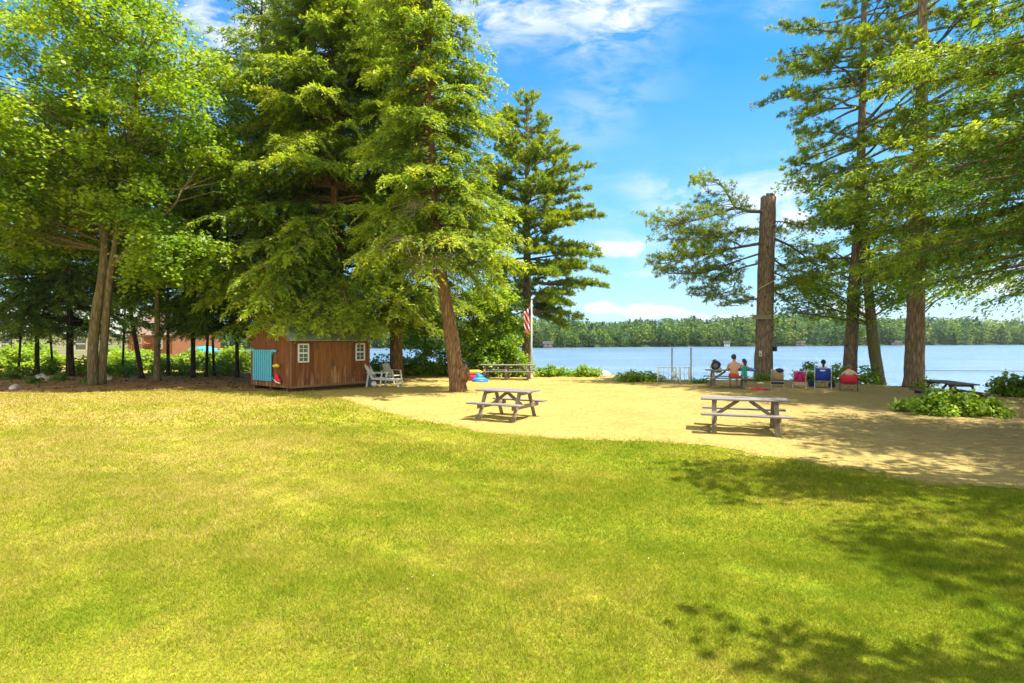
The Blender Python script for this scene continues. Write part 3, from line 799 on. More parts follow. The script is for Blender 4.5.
# grove behind the maple
HL = 'dark hemlocks in the left grove'
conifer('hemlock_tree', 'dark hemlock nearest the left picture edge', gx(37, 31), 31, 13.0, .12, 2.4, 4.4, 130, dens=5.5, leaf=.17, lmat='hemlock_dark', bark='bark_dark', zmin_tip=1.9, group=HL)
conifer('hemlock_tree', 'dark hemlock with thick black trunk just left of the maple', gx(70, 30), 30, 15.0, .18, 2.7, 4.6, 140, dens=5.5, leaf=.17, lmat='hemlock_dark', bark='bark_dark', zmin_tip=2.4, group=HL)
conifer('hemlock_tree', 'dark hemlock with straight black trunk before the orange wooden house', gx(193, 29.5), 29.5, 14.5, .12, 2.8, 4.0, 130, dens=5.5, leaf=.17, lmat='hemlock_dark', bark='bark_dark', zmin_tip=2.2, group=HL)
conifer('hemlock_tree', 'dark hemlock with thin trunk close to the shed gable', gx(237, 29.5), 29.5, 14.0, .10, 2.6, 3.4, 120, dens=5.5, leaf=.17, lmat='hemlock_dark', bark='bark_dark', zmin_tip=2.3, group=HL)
for px, py, r, ln, lab in ((142, 379, .12, -.5, 'thin dark sapling leaning left, right of the maple'), (157, 382, .15, .02, 'pale trunked young tree left of the orange wooden house'),
                           (168, 376, .09, .0, 'thinnest black sapling in front of the orange wooden house'), (206, 377, .08, .12, 'thin young tree right of the orange wooden house'),
                           (214, 376, .07, -.1, 'slim sapling halfway between the orange house and the shed'), (18, 376.5, .06, .2, 'slim sapling between the left picture edge and the first dark hemlock'),
                           (53, 375, .06, -.2, 'slim sapling between the two dark hemlocks left of the maple'), (122, 375.5, .06, .15, 'slim sapling just right of the twin maple stems')):
    d = gd(py); x = gx(px, d)
    pads = ell_pads(30, (ln * 2, 0, 6.6), (2.1, 1.8, 4.6), .6, 1.7)
    broadleaf('young_tree', lab, x, d, [([(0, 0, -.1), (ln * .5, 0, 1.5), (ln * 1.2, 0, 3.5), (ln * 2, 0, 9)], [r, r * .9, r * .75, r * .2])], pads, .8, 190, .14,
              amin=2.0, bark='bark_maple' if px == 157 else 'bark_dark', group='young trees in the left grove', tint0=.25)

# ------------------------------------------------------------------ bushes
def bush(name, label, px, py, w, h, n=26, leaf=.10, lmat='bush', tint0=.45, group=None, R0=.4, per=420, depth=None, stems=5, D_=None, sag=.3):
    d = D_ or gd(py); x = gx(px, d)
    root = thing(name, label, 'bush', (x, d, hz(x, d)), 0, group)
    dp = depth or w * .7
    dd = unit(RNG.normal(0, 1, (n, 3))); dd[:, 2] = np.abs(dd[:, 2]); r = RNG.uniform(0, 1, n) ** .4
    p = dd * r[:, None] * np.array([w / 2, dp / 2, h * .9])[None] + np.array([0, 0, .06])
    v, f, t = pad_leaves(p, R0 * RNG.uniform(.6, 1.2, n), per, leaf, thick=.12, up=.8, tint0=tint0, sag=sag)
    k = v[:, 2].reshape(-1, 4).min(1) > .0
    v = v.reshape(-1, 4, 3)[k].reshape(-1, 3); f = np.arange(len(v)).reshape(-1, 4)
    raw_mesh('foliage', v, f, M[lmat], root, t[k])
    sm = MB()
    for q in p[: max(stems, n // 2)]:
        b = (q[0] * .25, q[1] * .25, 0)
        sm.tube([b, (q[0] * .5, q[1] * .5, q[2] * .55), tuple(q)], [.018, .013, .006], 4, False)
    sm.build('stems', M['bark_dark'], root)
    return root
bush('low_shrub', 'spreading low evergreen shrub in front of the dark picnic table', 951, 415, 2.5, .62, 70, .085, 'juniper', .5, R0=.30, per=700, depth=1.7)
bush('shrub', 'dark leafy shrub at the right picture edge by the water', 1016, 397, 1.7, .92, 45, .10, 'juniper', .25, R0=.32, per=500)
SHG = 'shrubs along the shore'
bush('shore_shrub', 'low shrub row section right beside the flagpole base', 552, 376.5, 1.9, .62, 34, .11, group=SHG, R0=.34)
bush('shore_shrub', 'low bright shrub between the flagpole shrub and the pale boulder', 584, 376.5, 2.0, .64, 36, .11, group=SHG, R0=.34)
bush('shore_shrub', 'rounded low shrub against the left end of the dock railing', 640, 381.5, 2.4, .56, 44, .10, group=SHG, R0=.32)
bush('shore_shrub', 'small dark clump at the right end of the dock railing', 700, 384, .8, .25, 10, .08, 'juniper', .3, group=SHG, R0=.22)
bush('shore_shrub', 'green clump at the foot of the topped pine', 764, 381, 1.5, .42, 22, .09, group=SHG, R0=.28, D_=26.6)
bush('shore_shrub', 'leafy clump on the bank between the pink and blue chairs', 808, 384, 1.3, 1.0, 26, .10, group=SHG, R0=.3, D_=26.5)
bush('shore_shrub', 'leafy clump on the bank between the blue and red chairs', 836, 384, 1.2, .95, 24, .10, group=SHG, R0=.3, D_=26.3)
bush('shore_shrub', 'leafy clump between the slender pine and the leaning grey trunk', 868, 384, 1.0, .9, 22, .10, group=SHG, R0=.28, D_=25.8)
bush('shore_shrub', 'dark clump between the leaning grey trunk and the thickest pine', 900, 384, 1.0, .95, 22, .10, 'juniper', .35, group=SHG, R0=.28, D_=25.2)
bush('shore_shrub', 'yellowish clump under the left end of the dark table', 926, 388, .8, .6, 14, .09, group=SHG, R0=.24, D_=22.6)
UG = 'undergrowth bushes behind the sand'
for px, d, w, h, n, lab in ((385, 31.5, 3.0, 1.2, 44, 'low bush just right of the white chairs'), (410, 32.5, 3.0, 1.1, 44, 'low bush midway between the white chairs and the leaning hemlock'),
                            (436, 31.5, 3.0, 2.0, 56, 'bush directly left of the leaning hemlock trunk'), (478, 30.2, 2.6, 3.0, 80, 'tall bright bush behind the yellow float'),
                            (501, 30.8, 2.3, 3.0, 80, 'tallest bright bush behind the long picnic table'), (516, 30.6, 1.6, 1.7, 40, 'lower bush left of the white pine trunk')):
    bush('undergrowth_bush', lab, px, 0, w, h, n, .13, 'bush', .42, UG, R0=.55, per=200, D_=d)
for px, d, r0_, h_, lab in ((482, 30.4, .07, 6.2, 'young leafy tree directly right of the leaning hemlock trunk'), (498, 32.0, .07, 5.2, 'young leafy tree above the long picnic table, left of the white pine'), (424, 32.8, .07, 5.5, 'young leafy tree left of the leaning hemlock trunk')):
    pads = ell_pads(44, (0, 0, h_ * .55), (1.7, 1.4, h_ * .45), .5, .9)
    broadleaf('young_tree', lab, gx(px, d), d, [([(0, 0, -.1), (.1, 0, 2), (.05, 0, h_)], [r0_, r0_ * .8, r0_ * .2])], pads, .7, 260, .13, lmat='bush', bark='bark_dark', tint0=.5, group='young trees by the shore')
LG = 'sunlit bushes behind the left grove'
for px, d, w, h, n, lab in ((8, 40, 4.5, 1.9, 60, 'sunlit bush at the far left under the dark hemlock'), (28, 42, 4, 2.0, 55, 'sunlit bush before the left end of the pale house'), (52, 44, 4, 1.3, 45, 'low sunlit bush left of the black trunk'),
                            (118, 43, 5, 1.5, 60, 'sunlit bush just right of the twin maple stems'), (136, 41, 4, 1.6, 50, 'sunlit bush before the right end of the pale house'),
                            (150, 39, 3.4, 1.3, 45, 'greener bush before the orange house corner'), (178, 40, 4.0, 1.1, 45, 'bush below the orange house stairs'),
                            (203, 40, 3.4, 1.7, 50, 'sunlit bush below the turquoise tarp'), (222, 38, 3.4, 1.5, 45, 'bush between the tarp and the shed'), (240, 36, 3.0, 1.8, 45, 'leafy bush just behind the shed gable')):
    bush('background_bush', lab, px, 0, w, h, n, .16, 'bush', .55, LG, R0=.6, per=150, D_=d)
for px, d, w, h, lab in ((14, 30.5, 1.8, .9, 'leafy bush in the litter bed at the far left'), (48, 32, 1.5, 1.1, 'leafy bush in the shade between the two left black trunks'), (82, 31.5, 1.4, 1.0, 'leafy bush between the black trunk and the twin maple'),
                      (113, 31, 1.5, .8, 'leafy bush in the shade just right of the twin maple'), (131, 33, 1.6, 1.3, 'leafy bush behind the left leaning sapling'), (163, 32.5, 1.6, 1.0, 'leafy bush beside the pale trunked young tree'),
                      (180, 32, 1.5, .9, 'leafy bush left of the straight black trunk'), (209, 32.5, 2.0, 1.3, 'leafy bush at the foot of the slim saplings'), (228, 31.5, 1.6, 1.2, 'leafy bush left of the shed gable')):
    bush('understory_bush', lab, px, 0, w, h, 22, .12, 'bush', .35, 'shaded bushes in the left grove', R0=.36, per=260, D_=d)
for px, py, lab in ((34, 384, 'small green plant among the stones left of the maple'), (60, 381, 'small leafy plant at the black trunk foot'), (90, 385, 'small plant at the maple foot'), (12, 380, 'dark green plant mound at the far left'), (125, 377, 'dark green mound right of the maple foot')):
    bush('ground_plant', lab, px, py, 1.3 if px in (12, 125) else .6, .6 if px in (12, 125) else .3, 14, .10, 'juniper', .25, 'small plants in the left litter bed', R0=.25, per=380)

# ------------------------------------------------------------------ brown leaves, rocks
M['dry_leaf'] = m_leaf('dry_leaves', [(0, (.06, .03, .012)), (.5, (.17, .09, .03)), (1, (.32, .22, .10))], .2)
n = 5200
x = RNG.uniform(-27, -1, n); y = RNG.uniform(19.5, 35, n); k = in_litter(x, y) & ~in_sand(x, y); x, y = x[k], y[k]
xs2 = RNG.uniform(5, 16, 500); ys2 = RNG.uniform(7.5, 22, 500); x = np.concatenate([x, xs2]); y = np.concatenate([y, ys2]); n = len(x)
a = RNG.uniform(0, 6.28, n); d = np.stack([np.cos(a), np.sin(a), RNG.normal(0, .3, n)], 1); d = unit(d)
s = unit(np.cross(d, np.stack([RNG.normal(0, .4, n), RNG.normal(0, .4, n), np.ones(n)], 1))); l = np.where(x > 2, RNG.uniform(.02, .055, n), RNG.uniform(.08, .19, n))
v, f = rhombs(np.stack([x, y, hgt(x, y) + np.where(x > 2, .042, .055)], 1), d, s, l, l * .6)
tag(raw_mesh('leaf_litter', v, f, M['dry_leaf'], tint=RNG.uniform(0, 1, n)), 'fallen brown leaves and needles under the trees', 'leaf litter', kind='stuff')
M['rock'] = m_plain('grey_rock', (.42, .37, .30), .9, .1, .4, 5)
for i, (px, py, sx, lab) in enumerate(((40, 380, .32, 'rounded grey stone left of the black trunk'), (50, 381, .28, 'pale flat stone beside the black trunk foot'), (108, 381, .34, 'grey boulder just right of the twin maple'),
                                       (603.5, 376.5, .40, 'pale boulder in the gap between the shore shrubs'), (15, 390, .28, 'half buried stone on the lawn edge at far left'), (618, 379.5, .3, 'small brown stone right of the pale boulder'))):
    d = gd(py); x = gx(px, d); b = MB(); b.blob((0, 0, 0), (sx, sx * .7, sx * .62), 20 + i, .22, 14, 10)
    o = b.build('rock', M['rock'], None, True); o.location = (x, d, hz(x, d) + sx * .18); o.rotation_euler = (0, 0, i * 1.3); tag(o, lab, 'rock', 'stones and boulders')

n = 700; x = RNG.uniform(-8, 16, n); y = RNG.uniform(7.5, 27, n); k = in_sand(x, y); x, y = x[k], y[k]; n = len(x)
a = RNG.uniform(0, 6.28, n); d = np.stack([np.cos(a), np.sin(a), np.zeros(n)], 1); sv = np.stack([-np.sin(a), np.cos(a), np.zeros(n)], 1); l = RNG.uniform(.03, .16, n)
v, f = rhombs(np.stack([x, y, hgt(x, y) + .040], 1), d, sv, l, RNG.uniform(.008, .02, n)); tag(raw_mesh('twig_litter', v, f, M['dry_leaf'], tint=RNG.uniform(0, .5, n)), 'small twigs and needles scattered over the sand', 'twigs', kind='stuff')

# ------------------------------------------------------------------ far shore
def shore_r(az):
    px = 512 + F * np.tan(np.clip(az, -1.2, 1.2))
    return np.interp(px, [-900, 100, 240, 540, 780, 1024, 1500], [130, 165, 196, 212, 285, 470, 640])
def hill_h(az, t):
    rise = np.clip(t / 230, 0, 1)
    amp = 9.0 + 2.6 * np.sin(az * 5.1 + .8) + 2.2 * np.sin(az * 13 + 2) + 1.2 * np.sin(az * 31) + 5.0 * np.clip((az - .2) / .5, 0, 1)
    return -1.6 + 1.9 * np.clip(t / 6, 0, 1) + amp * rise ** .9
azs = np.linspace(-1.15, 1.15, 160); ts = np.array([0, 3, 8, 20, 40, 70, 110, 160, 230, 330, 500])
v = []
for t in ts:
    r = shore_r(azs) + t; v.append(np.stack([np.sin(azs) * r, np.cos(azs) * r, hill_h(azs, t)], 1))
v = np.concatenate(v); nA = len(azs); fs = []
for i in range(len(ts) - 1):
    a = i * nA + np.arange(nA - 1); fs.append(np.stack([a, a + 1, a + nA + 1, a + nA], 1))
M['hill'] = m_plain('hill_ground', (.035, .06, .02), .95, .05)
tag(raw_mesh('hills', v, np.concatenate(fs), M['hill'], smooth=True), kind='structure')
def far_wood():
    n = 4600
    az = RNG.uniform(-1.0, 1.0, n); t = np.concatenate([RNG.uniform(1, 10, n // 4), RNG.uniform(4, 245, n - n // 4)])
    r = shore_r(az) + t; scale = np.clip(shore_r(az) / 260, .72, 1.35)
    H = RNG.uniform(6.0, 9.5, n) * scale; con = RNG.uniform(0, 1, n) < .3
    H = np.where(t < 10, H * .75, H); H *= np.where(RNG.uniform(0, 1, n) < .05, 1.3, 1)
    base = np.stack([np.sin(az) * r, np.cos(az) * r, hill_h(az, t) - .3], 1); tree_t = RNG.normal(.40, .26, n)
    V, T = [], []
    k = 90
    i = np.repeat(np.arange(n), k); m = len(i); u = RNG.uniform(0, 1, m); a = RNG.uniform(0, 6.28, m)
    cz = u ** .8; cr = np.where(con[i], (1 - cz) * .22 + .02, .30 * np.sqrt(np.clip(1 - (2 * cz - 1) ** 2, 0, 1)) + .03) * RNG.uniform(.6, 1.1, m)
    hh = H[i]
    lob = 1 + .25 * np.sin(a * 3 + i)
    p = base[i] + np.stack([np.cos(a) * cr * hh * lob, np.sin(a) * cr * hh * lob, (.08 + .92 * cz) * hh], 1)
    d = unit(np.stack([np.cos(a), np.sin(a), np.where(con[i], -.5, RNG.normal(.1, .5, m))], 1) + RNG.normal(0, .3, (m, 3)))
    s = unit(np.cross(d, RNG.normal(0, 1, (m, 3)) * .4 + np.array([0, 0, 1.]))); l = hh * RNG.uniform(.09, .17, m)
    v, f = rhombs(p, d, s, l, l * .75)
    o = raw_mesh('far_forest', v, f, M['wood_far'], tint=np.clip(tree_t[i] - np.where(con[i], .12, -.06) + RNG.normal(0, .07, m), 0, 1))
    tag(o, 'mixed green woods covering the far lake shore', 'forest', kind='stuff')
far_wood()

# ------------------------------------------------------------------ building materials
M['shed_wood'] = m_wood('stained_shed_boards', (.085, .028, .009), (.24, .088, .026), axis=2, streak=(.42, .25, .14))
M['shed_door'] = m_wood('shed_door_boards', (.14, .052, .013), (.33, .135, .036), axis=2, streak=(.48, .28, .13))
M['trim'] = m_wood('trim_wood', (.14, .08, .04), (.28, .17, .09), axis=0)
M['shingle'] = m_plain('grey_green_shingles', (.26, .30, .22), .9, .1, .35, 14)
M['white'] = m_plain('white_paint', (.72, .72, .68), .5, .3, .07)
M['plastic_white'] = m_plain('weathered_white_plastic', (.60, .62, .56), .5, .35, .12)
M['turq'] = m_plain('turquoise_plastic', (.08, .42, .58), .45, .4, .08)
M['yellow'] = m_plain('yellow_plastic', (.75, .55, .03), .4, .4, .08)
M['red'] = m_plain('red_fabric', (.62, .03, .05), .7, .2, .12)
M['pink'] = m_plain('pink_fabric', (.70, .05, .20), .7, .2, .12)
M['blue'] = m_plain('blue_vinyl', (.02, .20, .70), .45, .35, .1)
M['navy'] = m_plain('navy_fabric', (.02, .03, .10), .8, .2, .15)
M['royal'] = m_plain('royal_blue_fabric', (.02, .07, .42), .75, .2, .15)
M['purple'] = m_plain('purple_fabric', (.12, .03, .32), .75, .2, .15)
M['tan'] = m_plain('tan_fabric', (.42, .36, .25), .8, .15, .12)
M['black'] = m_plain('black_fabric', (.018, .018, .022), .7, .25, .3)
M['grey'] = m_plain('grey_metal', (.42, .44, .45), .4, .5, .1, 9, .6)
M['darkmetal'] = m_plain('dark_metal', (.06, .06, .07), .5, .5, .1)
M['wood_grey'] = m_wood('weathered_grey_table_wood', (.12, .10, .088), (.29, .26, .235), axis=0)
M['wood_brown'] = m_wood('brown_table_wood', (.13, .10, .072), (.31, .25, .185), axis=2)
M['wood_dark'] = m_wood('dark_table_wood', (.055, .045, .045), (.15, .12, .11), axis=0)  # darker wood tone for the table behind the low shrub
M['wood_darkleg'] = m_wood('dark_brown_leg_wood', (.05, .03, .018), (.13, .08, .045), axis=2)
def m_glass():
    m, nt, out = mat('window_glass')
    principled(nt, out, (.05, .075, .09), .05, 1.0); return m
M['glass'] = m_glass()

# ------------------------------------------------------------------ shed
SC0 = Vector((gx(290, 21.3), 21.3, 0))
ang = math.atan2(.79, .62)
LEN, GAB, EAVE, APEX = 3.7, 3.0, 2.02, 2.74
def shed():
    x0, y0 = SC0.x, SC0.y
    root = thing('shed', 'brown wooden garden shed with two white windows and double doors', 'shed', (x0, y0, hz(x0, y0)), ang)
    # local: +X along the front wall, +Y towards the back (gable width)
    t = .05; wb = .16
    w = MB()
    def planks(p0, dx, dy, width, zf, skip=None, step=.2, out=(0, 0)):
        n = int(round(width / step)); st = width / n
        for i in range(n):
            a0, a1 = i * st + .004, (i + 1) * st - .004; c = (a0 + a1) / 2
            segs = [(wb, zf(c))]
            if skip:
                for s0, s1, zz0, zz1 in skip:
                    if s0 - .02 < c < s1 + .02:
                        ns = []
                        for b0, b1 in segs:
                            if zz0 > b0: ns.append((b0, min(b1, zz0)))
                            if zz1 < b1: ns.append((max(b0, zz1), b1))
                        segs = ns
            for b0, b1 in segs:
                if b1 - b0 > .01:
                    w.box((p0[0] + dx * c + out[0], p0[1] + dy * c + out[1], (b0 + b1) / 2), ((a1 - a0) if dx else t, (a1 - a0) if dy else t, b1 - b0))
    gz = lambda c: EAVE + (APEX - EAVE) * (1 - abs(c / GAB * 2 - 1)) - .03
    planks((0, t / 2), 1, 0, LEN, lambda c: EAVE - .02, [(1.0, 2.75, 0, 1.93)])
    planks((0, GAB - t / 2), 1, 0, LEN, lambda c: EAVE - .02)
    planks((t / 2, 0), 0, 1, GAB, gz); planks((LEN - t / 2, 0), 0, 1, GAB, gz)
    w.build('wall', M['shed_wood'], root, bev=.004)
    core = MB(); core.box((LEN / 2, GAB / 2, 1.08), (LEN - .12, GAB - .12, 1.84)); core.build('inner_lining', M['wood_darkleg'], root)
    sk = MB()
    for yy in (.25, 1.5, 2.75): sk.box((LEN / 2, yy, .08), (LEN - .05, .12, .158))
    sk.build('skid', M['wood_darkleg'], root)
    tr = MB()
    tr.box((LEN / 2, -.012, EAVE + .0), (LEN + .12, .03, .07)); tr.box((.03, -.012, 1.05), (.07, .024, 1.78)); tr.box((LEN - .03, -.012, 1.05), (.07, .024, 1.78)); tr.box((LEN / 2, -.014, .2), (LEN - .18, .026, .09))
    tr.build('trim', M['trim'], root, bev=.003)
    # doors: two leaves of vertical boards with battens
    for k, (a, b) in enumerate(((1.02, 1.87), (1.885, 2.735))):
        dm_ = MB(); nn_ = 4; st = (b - a) / nn_
        for i in range(nn_): dm_.box((a + st * (i + .5), .018, 1.08), (st - .008, .045, 1.68))
        do_ = dm_.build('door', M['shed_door'], root, bev=.003)
        bt = MB(); bt.box(((b - .04) if k == 0 else (a + .04), -.015, 1.08), (.06, .02, 1.68)); bt.build('batten', M['shed_door'], do_)
        hn = MB(); hn.box(((b - .05) if k == 0 else (a + .05), -.035, 1.02), (.03, .03, .14)); hn.build('handle', M['darkmetal'], do_)
        for z in (.45, 1.7):
            hg = MB(); hg.box(((a + .12) if k == 0 else (b - .12), -.008, z), (.22, .01, .04)); hg.build('hinge', M['darkmetal'], do_)
    for cx in (.55, 3.2):
        wf = MB(); W0, H0, zc = .42, .68, 1.5
        for dx in (-W0 / 2, W0 / 2): wf.box((cx + dx, -.018, zc), (.05, .06, H0 + .05))
        for dz in (-H0 / 2, 0, H0 / 2): wf.box((cx, -.020, zc + dz), (W0 + .05, .056, .05))
        wf.box((cx, -.010, zc), (.016, .03, H0))
        for dz in (-H0 / 4, H0 / 4): wf.box((cx, -.012, zc + dz), (W0, .03, .016))
        wo = wf.build('window', M['white'], root, bev=.003)
        pn = MB(); pn.box((cx, -.003, zc), (W0, .012, H0)); pn.build('pane', M['glass'], wo)
    # roof: two slopes with overhang
    rf = MB(); ov = .14; sl = (APEX - EAVE) / (GAB / 2)
    for sg in (0, 1):
        n = 9
        for i in range(n):          # overlapping shingle courses
            f0, f1 = i / n, (i + 1) / n + .02
            def pt(f, lift):
                yy = -ov + (GAB / 2 + ov) * f; zz = EAVE + .03 + sl * yy + lift
                return (yy if sg == 0 else GAB - yy, zz)
            y0_, z0_ = pt(f0, .022); y1_, z1_ = pt(min(f1, 1), .006)
            vs = [(-.12, y0_, z0_), (LEN + .12, y0_, z0_), (LEN + .12, y1_, z1_), (-.12, y1_, z1_), (-.12, y0_, z0_ - .03), (LEN + .12, y0_, z0_ - .03), (LEN + .12, y1_, z1_ - .03), (-.12, y1_, z1_ - .03)]
            rf.add(vs, [(0, 1, 2, 3), (7, 6, 5, 4), (0, 4, 5, 1), (1, 5, 6, 2), (2, 6, 7, 3), (3, 7, 4, 0)])
    ro = rf.build('roof', M['shingle'], root)
    for xx in (-.13, LEN + .13):
        fa = MB()
        for sg in (0, 1):
            e = (-ov, EAVE + .02 - sl * ov); p = (GAB / 2, APEX + .035)
            yy = lambda q: q if sg == 0 else GAB - q
            fa.bar((xx, yy(e[0]), e[1]), (xx, yy(p[0]), p[1]), .03, .10, (0, 0, 1))
        fa.build('fascia', M['trim'], ro)
    return root
shed()
def shed_pt(x, y, z):
    c, s = math.cos(ang), math.sin(ang); return (SC0.x + x * c - y * s, SC0.y + x * s + y * c, z + hz(SC0.x, SC0.y))
# turquoise slatted gate on the gable wall (local frame turned so +X runs along the gable towards the back)
rk = thing('slatted_panel', 'turquoise slatted plastic panel leaning on the shed gable', 'panel', shed_pt(-.06, 1.25, .38), ang + PI / 2)
sm_ = MB()
for i in range(9): sm_.box((.06 + i * .165, .0, .62), (.115, .04, 1.24))
sm_.build('slats', M['turq'], rk, bev=.006)
for z in (.12, 1.12):
    q = MB(); q.box((.72, -.04, z), (1.5, .035, .11)); q.build('rail', M['turq'], rk, bev=.004)
q = MB(); q.box((-.2, .0, 1.2), (.34, .06, .1)); q.build('bracket', M['turq'], rk, bev=.006)
q = MB(); q.box((1.45, .0, 1.22), (.14, .06, .12)); q.build('bracket', M['turq'], rk, bev=.006)
q = MB(); q.tube([(0, 0, 0), (.2, 0, .03), (.42, 0, 0)], [.075, .09, .06], 10); q.box((.36, 0, .0), (.12, .2, .12))
o = q.build('toy_float', M['yellow'], None, True); o.scale = (.75,) * 3; o.location = shed_pt(-.12, .62, 1.0); o.rotation_euler = (0, 0, ang + PI / 2); tag(o, 'small yellow foam toy hung beside the turquoise panel', 'toy')
lv = thing('life_vest', 'red life vest with white strap hung low on the shed gable', 'life vest', shed_pt(-.12, .60, .36), ang + PI / 2); lv.scale = (.75,) * 3
q = MB(); q.blob((.22, 0, .22), (.2, .09, .24), 4, .15); q.blob((.02, 0, .08), (.2, .08, .13), 5, .15); q.build('vest', M['red'], lv, True)
q = MB(); q.tube([(.3, .1, .16), (.05, .12, .04), (-.24, .06, -.02)], .03, 6); q.build('strap', M['white'], lv, True)
q = MB(); q.tube([(0, 0, 0), (0, 0, .02), (0, 0, .5), (0, 0, .52)], [.2, .23, .26, .24], 14); o = q.build('bin', m_plain('grey_green_plastic', (.11, .15, .15), .5), None, False, .005)
bx = gx(370, 24.3); o.location = (bx, 24.3, hz(bx, 24.3)); tag(o, 'dark grey tub against the right end of the shed', 'tub')
q = MB(); q.blob((0, 0, 0), (.13, .12, .13), 2, .05); o = q.build('ball', M['white'], None, True); bx = gx(374, 24.0); o.location = (bx, 24.0, hz(bx, 24) + .13); tag(o, 'small white ball at the foot of the grey tub', 'ball')

# ------------------------------------------------------------------ white plastic chairs
def slat_chair(label, px, d, rz, lounge):
    x = gx(px, d); root = thing('plastic_chair', label, 'chair', (x, d, hz(x, d)), rz, 'white plastic chairs beside the shed')
    P = M['plastic_white']; SL = 1.15 if lounge else .5
    b = MB(); rec = .42 if lounge else .22
    for i in range(5):
        yy = -.22 + .11 * i; hgt_ = .72 if lounge else .5
        b.bar((-.02, yy, .36 if lounge else .42), (-rec, yy * .96, .36 + hgt_ + .05 * (1 - abs(i - 2) / 2) + (0 if lounge else .04)), .085, .025, (0, 1, 0))
    b.bar((-rec * .8, -.25, .9 if lounge else .8), (-rec * .8, .25, .9 if lounge else .8), .05, .03)
    b.build('backrest', P, root, bev=.008)
    s = MB(); n = 11 if lounge else 5
    for i in range(n): s.box((.02 + SL * (i + .5) / n, 0, .38 - (.06 * i / n if lounge else 0)), (SL / n - .015, .54, .03))
    for yy in (-.28, .28): s.bar((-.02, yy, .36), (SL + .02, yy, .30 if lounge else .37), .04, .06)
    s.build('seat', P, root, bev=.006)
    for sg in (-1, 1):
        a = MB(); a.bar((-.25, sg * .31, .62), (.5 if lounge else .46, sg * .32, .60), .07, .03); a.build('armrest', P, root, bev=.008)
        for xx, tx in ((-.16, -.24), (SL - .08, SL + .02)):
            l = MB(); top = .62 if (xx < 0 or not lounge) else .34
            l.bar((tx, sg * .31, 0), (xx if not (lounge and xx > 0) else xx, sg * .29, top), .06, .045, (0, 1, 0)); l.build('leg', P, root, bev=.006)
        if lounge:
            l = MB(); l.bar((.36, sg * .31, 0), (.44, sg * .31, .6), .06, .045, (0, 1, 0)); l.build('leg', P, root, bev=.006)
slat_chair('white reclining plastic lounge chair next to the shed', 374.5, 24.2, -.12, True)
slat_chair('white plastic armchair behind the lounge chair', 389, 26.0, -.45, False)

# ------------------------------------------------------------------ picnic tables
def picnic(label, x, y, rz, Lt=1.85, frames=2, top='wood_grey', leg='wood_brown', group='wooden picnic tables'):
    root = thing('picnic_table', label, 'picnic table', (x, y, hz(x, y)), rz, group)
    t = MB(); ends = [-Lt / 2, Lt / 2]
    for i in range(5):
        j = random.uniform(-.012, .012); t.box((j, -.304 + .152 * i, .74 + random.uniform(-.003, .003)), (Lt, .142, .038))
    t.build('tabletop', M[top], root, bev=.006)
    for sg in (-1, 1):
        b = MB()
        for i in range(2): b.box((random.uniform(-.012, .012), sg * (.60 + .15 * i), .44), (Lt, .14, .038))
        b.build('bench', M[top], root, bev=.006)
    xs = np.linspace(-Lt / 2 + .28, Lt / 2 - .28, frames)
    for k, xx in enumerate(xs):
        for sg in (-1, 1):
            l = MB(); l.bar((xx, sg * .26, .72), (xx, sg * .62, .0), .038, .10, (1, 0, 0)); l.build('leg', M[leg], root, bev=.004)
        c = MB(); off = .04
        c.box((xx + off, 0, .36), (.038, 1.48, .10)); c.box((xx + off, 0, .685), (.038, .72, .065)); c.build('crossbeam', M[leg], root, bev=.004)
        sgn = -1 if xx > 0 else 1
        if frames == 2 or k != 1:
            br = MB(); br.bar((xx + off * sgn * 1.6, 0, .37), (xx + sgn * .52, 0, .70), .08, .038, (0, 1, 0)); br.build('brace', M[leg], root, bev=.004)
    return root
picnic('weathered picnic table with sunlit left bench nearest the leaning hemlock', -.12, 14.2, -.50, 1.58).scale = (.95, .95, .97)
picnic('grey picnic table standing alone on the right half of the sand', gx(744, 12.25), 12.25, -.34, 1.84).scale = (.96, .94, .96)
picnic('long picnic table at the back behind the blue float', gx(507, 28.3), 28.3, -.12, 2.75, 3)
T4 = (gx(728, 23.3), 23.3); R4 = -.25
picnic('picnic table where the man and child sit', T4[0], T4[1], R4, 1.78, 2, 'wood_grey', 'wood_brown')
picnic('dark old picnic table behind the low evergreen shrub', 13.3, 17.0, 1.36, 1.95, 2, 'wood_dark', 'wood_darkleg').scale = (.9, .9, .95)

